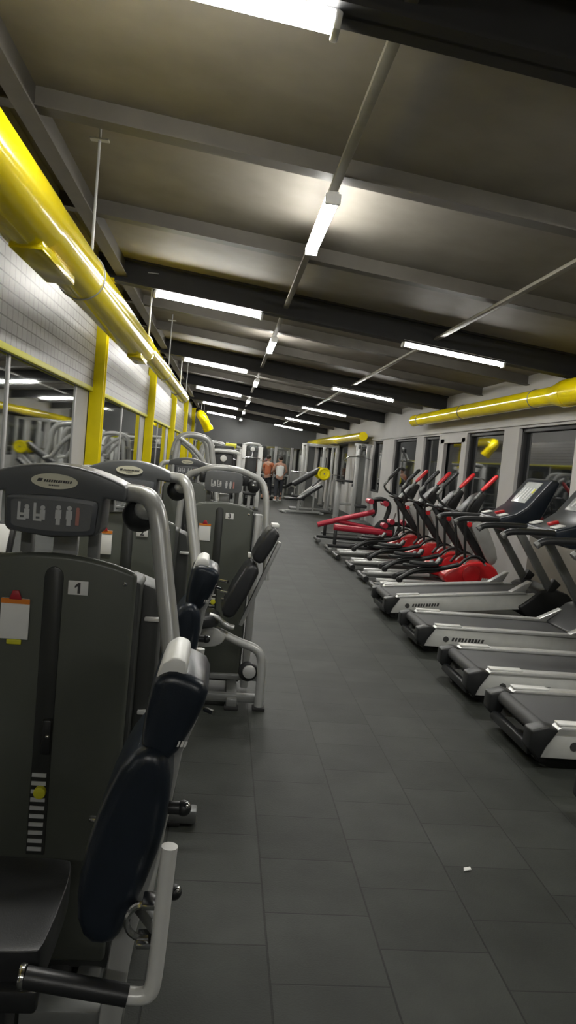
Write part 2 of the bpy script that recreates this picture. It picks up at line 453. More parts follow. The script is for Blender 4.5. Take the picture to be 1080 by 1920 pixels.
for y in (1.8, 5.12, 8.73, 11.7, 14.6, 16.6):
    zt = roof(DX) - 2.7
    h = MB().tube([(.06, y - 4, .1), (.06, y - 4, zt)], .009, 8); h.box((.06, y - 4, zt - .1), (.12, .05, .01))
    h.build('hanger_rod', 'tube', t)
    MB().ring((0, y - 4, (2.69 if y > 3.86 else 2.67) - 2.7 if y < 8.7 else .07), .158 if 3.86 < y < 8.7 else (.173 if y < 3.86 else .115), .006, 'y', n=28, seg=6).build('hanger_strap', 'tube', t)

t = thing('ventilation_duct', 'yellow round duct high on the wall above the windows behind the treadmills', 'ventilation duct', (3.98, 8, 2.7))
def cyl_run(mb, y0, y1, r, z=0, seg=36, n=10, x=0):
    return mb.tube([(x, y0 + (y1 - y0) * i / n, z) for i in range(n + 1)], r, seg)
cyl_run(MB(), -9, .7, .165).build('wide_section', 'duct', t)
MB().tube([(0, .6, 0), (0, .72, 0), (0, 1.0, 0), (0, 1.05, 0)], [.168, .168, .122, .122], 36).build('reducer', 'duct', t)
cyl_run(MB(), 1.0, 7.9, .118).build('narrow_section', 'duct', t)
MB().tube([(0, 7.85, 0), (0, 7.95, 0)], [.122, .122], 36).build('end_cap', 'duct', t)
for y in (-2, 1.6, 4.6, 7.4):
    MB().box((.12, y, 0), (.28, .03, .03)).ring((0, y, 0), .122 if y > 1 else .168, .006).build('wall_bracket', 'tube_dark', t)

t = thing('ventilation_duct', 'yellow round duct on the far part of the window wall above the grey racks', 'ventilation duct', (3.92, 22, 2.50))
cyl_run(MB(), -.4, 4.5, .13, 0).build('narrow_section', 'duct', t)
cyl_run(MB(), 4.5, 13.4, .15, 0).build('wide_section', 'duct', t)
MB().tube([(0, 4.3, 0), (0, 4.4, 0), (0, 4.6, 0), (0, 4.7, 0)], [.135, .135, .155, .155], 36).build('reducer', 'duct', t)
for y in (0, 3, 7, 10): MB().box((.17, y, 0), (.34, .03, .03)).build('wall_bracket', 'tube_dark', t)

t = thing('ventilation_duct', 'short yellow duct bending down near the end wall beyond the last yellow post', 'ventilation duct', (-1.05, 26, 2.9))
m_ = MB(); m_.tube([(0, 7, .08), (0, 2.2, .08), (0, .9, .06), (.12, .5, -.05), (.33, .7, -.42)], .16, 28, smooth_n=2); m_.build('elbow_section', 'duct', t)
MB().tube([(.31, .69, -.39), (.36, .72, -.48)], [.18, .18], 28).build('end_cap', 'duct', t)
for y in (2, 5): MB().tube([(0, y, .2), (0, y, roof(-1.05) - 2.9)], .009, 8).build('hanger_rod', 'tube', t)

# ------------------------------------------------------------------ weight machines (left row)
def smooth_poly(pts, n=2):
    P = [Vector((p[0], p[1])) for p in pts]
    for _ in range(n):
        Q = []
        for a, b in zip(P, P[1:] + P[:1]): Q += [a * .75 + b * .25, a * .25 + b * .75]
        P = Q
    return [(p.x, p.y) for p in P]

def shroud_poly(hw, z0, zt, zc, n=14):
    pts = [(-hw * .96, z0), (hw * .96, z0)]
    for i in range(n + 1):
        x = hw - 2 * hw * i / n
        pts.append((x, zc - (zc - zt) * (abs(x) / hw) ** 2.2))
    return pts

def add_figures(parent, y, x0, zc, s):
    """the little exercise pictures: two seated, three standing figures"""
    for k in range(2):
        m_ = MB(); x = x0 + k * .052 * s
        m_.box((x - .012 * s, y, zc + .006 * s), (.009 * s, .002, .058 * s)).box((x + .002 * s, y, zc - .006 * s), (.026 * s, .002, .009 * s))
        m_.box((x + .014 * s, y, zc - .004 * s), (.018 * s, .002, .034 * s), bev=.0008); m_.disc((x + .014 * s, y, zc + .02 * s), .008 * s, .002, 'y', 12)
        m_.box((x - .002 * s, y, zc - .022 * s), (.028 * s, .002, .008 * s)); m_.build('exercise_picture', 'figure', parent)
    for k in range(2):
        m_ = MB(); x = x0 + (.118 + k * .036) * s
        m_.box((x, y, zc + .002 * s), (.02 * s, .002, .03 * s)); m_.box((x, y, zc - .022 * s), (.014 * s, .002, .024 * s)); m_.disc((x, y, zc + .025 * s), .008 * s, .002, 'y', 12)
        m_.build('exercise_picture', 'figure', parent)
    m_ = MB(); x = x0 + .182 * s
    m_.box((x, y, zc - .006 * s), (.012 * s, .002, .05 * s)).disc((x, y, zc + .024 * s), .006 * s, .002, 'y', 12)
    m_.build('exercise_picture', 'figure_red', parent)

def number(s, parent, loc):
    if s != '1': return text_mesh('number', s, .042, 'ink', parent, loc, bold=.0012)
    o = MB().prism([(-.001, -.015), (.006, -.015), (.006, .015), (.0, .015), (-.009, .006), (-.009, .0), (-.001, .005)], -.0008, .0002).build('number', 'ink', parent)
    o.location = loc; return o

def base_tower(t, hw, n_txt, groove_x):
    MB().prism(shroud_poly(hw, .1, 1.245, 1.285), 0, .035, bev=.014, seg=3, ang=.4).build('tower_shroud', 'shroud', t)
    m_ = MB(); m_.prism(shroud_poly(hw + .012, .06, 1.215, 1.25), .03, .17, bev=.01); m_.build('tower_housing', 'shroud_back', t)
    # recessed slot down the middle
    pts = [(-.026, .42), (.026, .42)] + arc(0, 1.22, .026, .03, 0, PI, 8)
    g = MB(); g.prism([(groove_x + p[0], p[1]) for p in pts], -.004, .01, bev=.003); g = g.build('weight_slot', 'groove', t)
    m_ = MB()
    for k in range(2): m_.tube([(groove_x - .012 + .024 * k, .002, .43), (groove_x - .012 + .024 * k, .002, 1.2)], .0055, 8)
    m_.build('guide_rod', 'tube_dark', t)
    s = MB(); s.box((groove_x + .068, -.004, 1.195), (.055, .004, .04), bev=.0015); s = s.build('number_sticker', 'white', t)
    number(n_txt, s, (groove_x + .068, -.0068, 1.195))
    m_ = MB()
    for k in range(10): m_.box((groove_x - .002, -.006, .655 - k * .024), (.040, .003, .011))
    m_.build('weight_labels', 'figure', t)
    m_ = MB(); m_.disc((groove_x + .005, -.016, .61), .017, .02, 'y', 18, .003); m_.tube([(groove_x + .005, -.01, .61), (groove_x + .005, .02, .61)], .005, 8)
    m_.build('selector_pin', 'lime', t, 'yellow selector pin')
    m_ = MB(); m_.box((groove_x + .012, -.012, .77), (.026, .022, .10), bev=.006); m_ = m_.build('weight_carriage', 'black', t)
    b_ = MB(); b_.ball((groove_x + .016, -.024, .775), .006, 10, 6); b_.build('bolt', 'chrome', m_)
    m_ = MB()
    for x in (hw - .03,): m_.disc((x, -.003, 1.215), .006, .006, 'y', 12, .001)
    m_.build('screw', 'chrome', t)
    # uprights and cable area between shroud and cowl
    for s_ in (-1, 1):
        MB().bar((s_ * .095, .11, 1.18), (s_ * .095, .11, 1.42), .05, .03).build('upright', 'tube_dark', t)
    MB().box((.01, .13, 1.30), (.07, .03, .07), bev=.004).build('pulley_bracket', 'tube', t)
    # floor frame
    for s_ in (-1, 1):
        MB().box((s_ * (hw - .05), .1, .04), (.07, .95, .06), bev=.01).build('base_frame', 'tube_dark', t)
        m_ = MB(); m_.box((s_ * (hw - .05), -.36, .012), (.09, .06, .024), bev=.006).box((s_ * (hw - .05), .55, .012), (.09, .06, .024), bev=.006); m_.build('rubber_foot', 'rubber', t)

def make_press_machine(num, label):
    t = thing('weight_machine', label, 'weight machine')
    hw = .235
    base_tower(t, hw, num, .01)
    # arched cowl
    top = [(.19 - .38 * i / 12, 1.535 - .045 * (abs(.19 - .38 * i / 12) / .19) ** 2) for i in range(13)]
    pts = [(-.19, 1.445), (-.132, 1.452), (-.128, 1.36), (-.118, 1.345), (0, 1.333), (.118, 1.345), (.128, 1.36), (.132, 1.452), (.19, 1.445)] + top
    c = MB(); c.prism(pts, -.03, .12, bev=.016, seg=3, ang=.35); cowl = c.build('cowl', 'cowl', t)
    b = MB(); e = [(.062 * math.cos(2 * PI * k / 32), 1.487 + .021 * math.sin(2 * PI * k / 32)) for k in range(32)]
    b.prism([(p[0] + .0, p[1]) for p in e], -.0345, -.028); badge = b.build('logo_badge', 'cream', cowl)
    s = MB(); strokes(s, -.028, 1.484, -.036, .075, .007, 12, .25, .3); s.prism([(-.046, 1.485), (-.034, 1.485), (-.030, 1.493), (-.042, 1.493)], -.036, -.035); strokes(s, -.014, 1.474, -.036, .03, .004, 7, .4)
    s.build('lettering', 'ink', cowl)
    f = MB(); f.prism(smooth_poly([(-.118, 1.375), (-.118, 1.352), (-.09, 1.345), (0, 1.338), (.09, 1.345), (.118, 1.352), (.118, 1.375), (.122, 1.42), (.122, 1.442), (.095, 1.445), (0, 1.450), (-.095, 1.445), (-.122, 1.442), (-.122, 1.42)], 1), -.042, -.028, bev=.004); f.build('instruction_panel', 'panel_frame', cowl)
    f = MB(); f.prism(smooth_poly([(-.105, 1.38), (-.105, 1.362), (-.08, 1.357), (0, 1.352), (.08, 1.357), (.105, 1.362), (.105, 1.38), (.108, 1.415), (.108, 1.431), (.08, 1.434), (0, 1.437), (-.08, 1.434), (-.108, 1.431), (-.108, 1.415)], 1), -.044, -.04); f.build('instruction_sheet', 'panel_face', cowl)
    add_figures(cowl, -.045, -.076, 1.398, .80)
    # shoulder tubes both sides
    P = [(.165, .06, 1.468), (.235, .03, 1.468), (.262, .0, 1.455), (.285, -.02, 1.41), (.305, -.04, 1.30), (.365, -.10, 1.0), (.375, -.16, .86), (.36, -.30, .68), (.345, -.42, .56)]
    MB().tube(P, .026, 14, smooth_n=2).build('frame_tube', 'tube', t)
    P = [(-.165, .06, 1.468), (-.225, .05, 1.468), (-.27, .04, 1.45), (-.29, .03, 1.38), (-.29, .03, 1.0), (-.29, .03, .05)]
    MB().tube(P, .026, 14, smooth_n=2).build('frame_tube', 'tube', t)
    d = MB(); d.ball((.222, .075, 1.405), (.05, .045, .05), 20, 14); d = d.build('pulley_cover', 'black', t)
    MB().ball((.243, .04, 1.425), (.034, .03, .03), 16, 10).build('hub', 'tube', d)
    # dark cover strip to the right of the tower
    m_ = MB(); m_.prism([(.20, .15), (.30, .15), (.30, 1.12), (.285, 1.19), (.20, 1.22)], .10, .24, bev=.012); m_.build('side_cover', 'shroud_back', t)
    for z in (1.10, .82): MB().box((.28, .092, z), (.045, .02, .012), bev=.003).build('cover_clip', 'white', t)
    # seat (the user sits facing away from the aisle)
    s = MB(); s.prism(smooth_poly([(-.40, -.62), (.15, -.62), (.17, -.60), (.17, -.28), (.13, -.26), (-.40, -.26)], 2), .475, .56, 'z', bev=.028, seg=4); s.build('seat', 'vinyl', t)
    m_ = MB(); m_.box((-.05, -.42, .43), (.30, .26, .09), bev=.015).box((.02, -.42, .25), (.10, .10, .40), bev=.01); m_.build('seat_carriage', 'black', t)
    # backrest: long lens shaped cushion seen from its edge
    bk = [(.345, 1.0), (.385, .985), (.402, .92), (.392, .80), (.36, .69), (.325, .60), (.30, .57), (.25, .575), (.225, .64), (.232, .76), (.265, .88), (.305, .97)]
    s = MB(); s.prism(smooth_poly(bk, 1), -.62, -.33, bev=.03, seg=4, ang=.9); s.build('backrest', 'navy', t)
    up = [(.35, 1.155), (.408, 1.15), (.462, 1.125), (.452, 1.07), (.395, .955), (.335, .93), (.33, 1.04)]
    s = MB(); s.prism(smooth_poly(up, 1), -.60, -.36, bev=.025, seg=4, ang=.9); s.build('headrest', 'navy', t)
    s = MB(); s.prism([(.348, 1.125), (.404, 1.12), (.414, 1.145), (.410, 1.172), (.385, 1.18), (.362, 1.165)], -.585, -.40, bev=.008); s.build('headrest_cap', 'white', t, 'white plastic cap')
    s = MB(); strokes(s, .405, 1.0, -.606, .02, .012, 3, .3, .3); s.build('lettering', 'white', t)
    # curved silver plate behind the cushions
    fr = [(.40, 1.10), (.445, 1.03), (.415, .945), (.397, .80), (.377, .68), (.347, .54), (.332, .40), (.325, .25), (.325, .05)]
    m_ = MB()
    pts = fr + [(x - .05, z) for x, z in fr[::-1]]
    m_.prism(pts, -.50, -.44, bev=.008); m_.build('backrest_frame', 'tube', t)
    for x, z in ((.425, .83), (.42, .64)):
        k = MB(); k.tube([(x - .03, -.52, z), (x + .0, -.52, z)], .014, 12); k.ball((x + .003, -.52, z), .017, 14, 8); k = k.build('adjustment_knob', 'black', t)
        MB().ball((x + .010, -.528, z + .010), .008, 10, 6).build('knob_cap', 'chrome', k)
    m_ = MB(); m_.tube([(.455, -.50, 1.045), (.475, -.52, 1.045)], .006, 8); m_.build('pull_pin', 'chrome', t)
    m_ = MB(); m_.bar((.19, -.25, .66), (.25, -.25, .655), .02, .012); m_.build('adjustment_bar', 'chrome', t)
    # leg roller on a bent tube
    P = [(.41, -.68, .83), (.408, -.68, .78), (.404, -.68, .62), (.400, -.68, .535), (.387, -.68, .52), (.348, -.68, .521)]
    MB().tube(P, .0165, 12, smooth_n=2).build('handle_tube', 'light_tube', t)
    m_ = MB(); m_.tube([(.352, -.68, .521), (.152, -.68, .553)], .021, 16); m_ = m_.build('foam_grip', 'vinyl', t)
    MB().disc((.147, -.68, .554), .024, .012, 'x', 16, .003).build('grip_end_cap', 'chrome', m_)
    m_ = MB(); m_.ring((.372, -.665, .665), .035, .007, 'y', PI * .4, PI * 1.6, 14).box((.39, -.66, .705), (.05, .05, .012), bev=.003).box((.385, -.66, .625), (.05, .05, .012), bev=.003); m_.build('height_adjuster', 'chrome', t)
    MB().bar((.33, -.45, .30), (.10, -.45, .30), .06, .05).build('cross_member', 'tube_dark', t); MB().bar((.32, -.45, .60), (.40, -.67, .66), .03, .03).build('handle_bracket', 'tube_dark', t)
    m_ = MB(); m_.box((.2, -.45, .04), (.5, .07, .06), bev=.01); m_.box((.1, -.15, .04), (.06, .6, .06), bev=.01); m_.build('base_frame', 'tube_dark', t)
    MB().box((.33, -.45, .012), (.1, .09, .024), bev=.006).build('rubber_foot', 'rubber', t)
    MB().box((.05, -.62, .47), (.24, .05, .05), bev=.01).build('seat_bumper', 'black', t)
    return t

m1 = make_press_machine('1', 'dark grey weight machine with number 1 sticker, navy pads and silver tubes, nearest the camera')
m1.location = (-.455, 2.1, 0)
def renumber(r, s):
    for c in r.children:
        if c.name.startswith('number_sticker'):
            for g in c.children:
                l = g.location.copy(); nm = 'number'
                bpy.data.objects.remove(g)
                number(s, c, l)
m2 = dup(m1, (-.445, 3.6, 0), 'dark grey weight machine with oval cream badge standing directly behind machine number 1')
renumber(m2, '2')
m4 = dup(m1, (-.40, 8.0, 0), 'dark grey weight machine with small oval cream badge behind the machine without a badge')
for ch in list(m4.children):
    if ch.name.startswith('number_sticker'):
        for g in list(ch.children): bpy.data.objects.remove(g)
        bpy.data.objects.remove(ch)

def make_leg_machine(label):
    t = thing('weight_machine', label, 'weight machine')
    base_tower(t, .215, '3', -.01)
    m_ = MB(); P = [(-.17, .02, 1.475), (-.10, .0, 1.505), (0, -.01, 1.515), (.10, .0, 1.507), (.19, .02, 1.475), (.25, .02, 1.45), (.285, .0, 1.38), (.30, -.02, 1.25), (.315, -.05, 1.05), (.33, -.1, .8)]
    m_.tube(P, .022, 14, smooth_n=2); m_.build('frame_tube', 'tube', t)
    m_ = MB(); P = [(-.17, .02, 1.475), (-.24, .04, 1.45), (-.28, .05, 1.36), (-.28, .05, .8), (-.28, .05, .05)]
    m_.tube(P, .022, 14, smooth_n=2); m_.build('frame_tube', 'tube', t)
    f = MB(); f.prism(smooth_poly([(-.125, 1.475), (-.125, 1.37), (-.11, 1.355), (0, 1.345), (.11, 1.355), (.125, 1.37), (.125, 1.475), (.1, 1.49), (0, 1.495), (-.1, 1.49)], 1), -.05, -.015, bev=.008); f = f.build('instruction_panel', 'panel_face', t)
    add_figures(f, -.052, -.07, 1.405, .75)
    for s_ in (-1, 1): MB().box((s_ * .14, .02, 1.44), (.05, .06, .07), bev=.012).build('tube_clamp', 'black', t)
    b = MB(); b.ball((.20, .0, 1.405), (.042, .04, .045), 20, 14); b = b.build('pulley_cover', 'black', t)
    MB().ball((.195, -.036, 1.415), (.010, .006, .006), 10, 6).build('bolt', 'chrome', b)
    # cushions leaning towards the aisle
    def slab(c0, c1, th, y0, y1, bev):
        a, b_ = Vector(c0), Vector(c1); d = (b_ - a).normalized(); n = Vector((-d.y, d.x)) * th / 2
        return [a - n, a + n, b_ + n, b_ - n]
    def cush(c0, c1, th):
        a, b_ = Vector(c0), Vector(c1); d = (b_ - a); L = d.length; d.normalize(); n = Vector((-d.y, d.x))
        prof = [(0, .25), (.08, .5), (.5, .56), (.9, .45), (1, .2), (1, -.25), (.9, -.46), (.5, -.5), (.08, -.42), (0, -.2)]
        return [tuple(a + d * (L * u) + n * (th * v)) for u, v in prof]
    m_ = MB(); m_.prism(cush((.245, .955), (.345, 1.165), .085), -.42, -.16, bev=.02, seg=3, ang=.9); m_.build('headrest', 'vinyl', t)
    m_ = MB(); m_.prism(cush((.085, .60), (.235, .94), .10), -.44, -.14, bev=.025, seg=3, ang=.9); m_.build('backrest', 'vinyl', t)
    MB().bar((.18, -.29, .53), (.385, -.29, 1.08), .05, .025).build('backrest_frame', 'tube', t)
    m_ = MB(); m_.box((.345, -.29, 1.185), (.05, .10, .025), bev=.008); m_.build('cushion_clip', 'white', t); MB().box((.20, -.3, .985), (.02, .06, .03), bev=.005).build('cushion_clip', 'white', t)
    # seat beam and front leg
    m_ = MB(); m_.tube([(-.10, -.33, .52), (.02, -.33, .50), (.17, -.33, .43), (.28, -.33, .40), (.325, -.33, .36), (.34, -.33, .28), (.34, -.33, .02)], .028, 14, smooth_n=2); m_.build('frame_leg', 'tube', t)
    m_ = MB(); m_.prism(smooth_poly([(-.16, .50), (-.02, .54), (.06, .50), (.10, .46), (.06, .40), (-.06, .38), (-.16, .42)], 1), -.36, -.30, bev=.01); m_.build('pivot_plate', 'tube', t)
    m_ = MB(); m_.tube([(-.02, -.38, .60), (.04, -.38, .585), (.09, -.38, .54), (.14, -.38, .53)], .016, 10, smooth_n=2); m_.build('lever_handle', 'alu', t)
    m_ = MB(); m_.prism(smooth_poly([(-.42, -.48), (.04, -.48), (.05, -.1), (-.42, -.1)], 2), .52, .60, 'z', bev=.025, seg=3); m_.build('seat', 'vinyl', t)
    d = MB(); d.disc((.255, -.30, .235), .062, .05, 'y', 28, .01); d = d.build('roller', 'black', t)
    MB().disc((.262, -.33, .24), .042, .03, 'y', 24, .006).build('hub', 'alu', d)
    m_ = MB(); m_.box((.1, -.22, .17), (.45, .04, .035), bev=.006); m_.box((.12, -.30, .06), (.5, .06, .05), bev=.008); m_.build('base_frame', 'tube_dark', t)
    m_ = MB(); m_.box((.255, .05, .62), (.05, .05, 1.2), bev=.008); m_.build('rear_post', 'tube', t)
    MB().box((.34, -.33, .01), (.08, .08, .02), bev=.005).build('rubber_foot', 'rubber', t)
    for (x, y, z) in ((.04, -.2, .72), (.05, -.2, .67), (.03, -.2, .79)):
        MB().tube([(x, y, z), (x + .05, y - .03, z)], .011, 10).build('adjustment_pin', 'chrome', t)
    return t
m3 = make_leg_machine('weight machine with plain grey panel, number 3 sticker and black pads leaning into the aisle')
m3.location = (0.0, 5.0, 0)

def make_card(loc, label, tagc=True):
    t = thing('instruction_card', label, 'card', loc)
    m_ = MB().box((0, 0, -.05), (.078, .004, .115), bev=.0015).build('sheet', 'paper', t)
    strip = MB().box((0, -.003, .0), (.078, .003, .014)).build('top_band', 'orange', t, 'orange top band')
    c = MB(); c.prism([(-.017, .005), (.017, .005), (.008, .03), (-.008, .03)], -.008, .002, bev=.002); c.build('clip', 'redclip', t, 'red clip')
    if tagc: MB().box((.002, -.001, -.115), (.04, .004, .014), bev=.003).build('marker_tag', 'lime', t, 'yellow-green tag')
    return t
cg = make_card((-.543, 2.1 - .006, 1.147), 'white card with orange top and yellow tag hanging on the machine numbered 1')
c2_ = dup(cg, (-.545, 3.6 - .006, 1.185), 'white card with orange top hanging on the machine right behind machine number 1')
c3_ = dup(cg, (-.10, 5.0 - .006, 1.125), 'white card with orange top hanging on the machine with number 3')

for c_ in (c2_, c3_):            # only the first card carries the yellow tag
    for ch in list(c_.children):
        if ch.name.startswith('marker_tag'): bpy.data.objects.remove(ch)

# ------------------------------------------------------------------ treadmills
def make_treadmill():
    t = thing('treadmill', 'x', 'treadmill')
    for s in (-1, 1):
        m_ = MB(); y = s * .335
        m_.prism([(.02, .065), (.10, .235), (1.75, .235), (1.75, .09), (1.9, .065)], y - .03, y + .03, bev=.008)
        r = m_.build('side_skirt', 'skirt', t)
        if s < 0:
            l = MB(); l.disc((.22, y - .031, .14), .026, .002, 'y', 20); strokes(l, .27, .125, y - .032, .30, .034, 10, .3, .3); l.build('lettering', 'ink', r)
        m_ = MB(); m_.prism([(.10, .232), (.13, .255), (1.52, .262), (1.55, .235)], y - .045, y + .045, bev=.006)
        m_.build('foot_rail', 'alu', t)
        m_ = MB(); m_.box((.235, y, .262), (.24, .07, .012), bev=.004); m_.build('rail_highlight', 'white', t)  # white strip painting the lamp highlight on the rear of the rail
    m_ = MB(); m_.box((.86, 0, .222), (1.66, .56, .025), bev=.006)
    m_.tube([(.05, -.28, .20), (.05, .28, .20)], .045, 20); m_.build('belt', 'belt', t)
    m_ = MB(); m_.box((.95, 0, .15), (1.75, .56, .08), bev=.01); m_.build('deck_frame', 'black', t)
    for s in (-1, 1):
        m_ = MB(); y = s * .325
        m_.prism([(.018, .05), (-.05, .12), (-.045, .225), (.05, .25), (.12, .235), (.05, .13)], y - .055, y + .055, bev=.012, seg=3); m_.build('end_cap', 'black', t)
        m_ = MB(); m_.disc((.08, s * .25, .03), .03, .04, 'y', 18, .006); m_.build('rear_wheel', 'rubber', t)
    m_ = MB(); m_.box((.0, 0, .085), (.05, .6, .06), bev=.012); m_.build('rear_bumper', 'black', t)
    m_ = MB(); m_.box((.035, 0, .045), (.02, .5, .02), bev=.004); m_.build('rear_bar', 'tube_dark', t)
    m_ = MB(); m_.prism([(1.42, .24), (1.50, .30), (1.66, .44), (1.80, .47), (1.98, .42), (2.12, .27), (2.13, .12), (1.75, .08), (1.55, .12)], -.39, .39, bev=.03, seg=3); m_.build('motor_hood', 'black', t)
    for s in (-1, 1):
        m_ = MB(); m_.prism([(1.36, .262), (1.53, .262), (1.60, .37), (1.575, .375)], s * .335 - .045, s * .335 + .045, bev=.006); m_.build('hood_trim', 'alu', t)
        m_ = MB(); m_.bar((1.84, s * .345, .36), (1.36, s * .345, 1.06), .055, .09, .015); m_.build('upright', 'tube_dark', t)
        m_ = MB(); m_.prism([(1.72, .42), (1.80, .42), (1.88, .52), (1.80, .58)], s * .345 - .045, s * .345 + .045, bev=.01); m_.build('upright_cover', 'black', t)
        m_ = MB(); m_.tube([(.66, s * .32, 1.115), (.72, s * .32, 1.15), (1.0, s * .32, 1.165), (1.40, s * .30, 1.16)], .03, 14, smooth_n=2); m_ = m_.build('handrail', 'vinyl', t)
        MB().tube([(.645, s * .32, 1.10), (.668, s * .32, 1.122)], .031, 14).build('handrail_cap', 'tube_dark', m_)
    # console body: tray with raised slanting face
    m_ = MB(); m_.prism([(1.12, 1.19), (1.30, 1.245), (1.42, 1.33), (1.66, 1.64), (1.72, 1.655), (1.76, 1.62), (1.62, 1.28), (1.50, 1.08), (1.30, 1.03), (1.14, 1.10)], -.355, .355, bev=.022, seg=3); con = m_.build('console', 'navy', t)
    d = Vector((.24, 0, .31)).normalized(); n = Vector((-d.z, 0, d.x)); ang = math.atan2(.31, .24)
    c0 = Vector((1.54, 0, 1.485)) + n * .003
    MB().box(c0, (.30, .40, .012), (0, -ang, 0), .004).build('display', 'screen', con, 'grey display panel')
    m_ = MB()
    for yy in (-.13, -.05, .03, .11): m_.box(c0 + d * -.02 + n * .007 + Vector((0, yy, 0)), (.17, .03, .004), (0, -ang, 0))
    m_.build('display_lines', 'figure', con)
    MB().box(c0 + d * .02 + n * .007 + Vector((0, -.17, 0)), (.06, .04, .005), (0, -ang, 0)).build('warning_sticker', 'lime', con, 'yellow sticker')
    m_ = MB(); m_.box((1.25, 0, 1.24), (.10, .06, .03), (0, -.3, 0), .008); m_.build('stop_button', 'red', con)
    for s in (-1, 1):
        m_ = MB(); m_.box((1.19, s * .24, 1.222), (.10, .12, .014), (0, -.3, 0), .004); m_.build('button_pad', 'white', con)
    m_ = MB(); m_.tube([(1.16, -.28, 1.14), (1.10, -.2, 1.16), (1.10, .2, 1.16), (1.16, .28, 1.14)], .022, 12, smooth_n=2); m_.build('pulse_bar', 'tube_dark', t)
    for s in (-1, 1):
        MB().box((1.95, s * .3, .03), (.16, .06, .06), bev=.01).build('front_foot', 'rubber', t)
    return t
tm = make_treadmill()
tl = ['treadmill closest to the camera, mostly cut off at the lower right edge',
      'black and silver treadmill, second from the camera, with lettering on its silver side',
      'black and silver treadmill in the middle of the row of five',
      'black and silver treadmill fourth from the camera, one before the ellipticals',
      'black and silver treadmill standing next to the red elliptical trainers, its console clearly in view']
ty = [3.02, 4.32, 5.42, 6.80, 8.18]
for i, y in enumerate(ty):
    if i == 0: tm.location = (1.86, y, 0); tm['label'] = tl[0]; tm['group'] = 'treadmills along the window wall'
    else: last = dup(tm, (1.87, y, 0), tl[i], group='treadmills along the window wall')
for ch in last.children:          # the last treadmill stands with its running deck inclined
    if ch.name.split('.')[0] in ('side_skirt', 'foot_rail', 'rail_highlight', 'belt', 'deck_frame', 'hood_trim'):
        ch.rotation_euler = (0, -.10, 0)

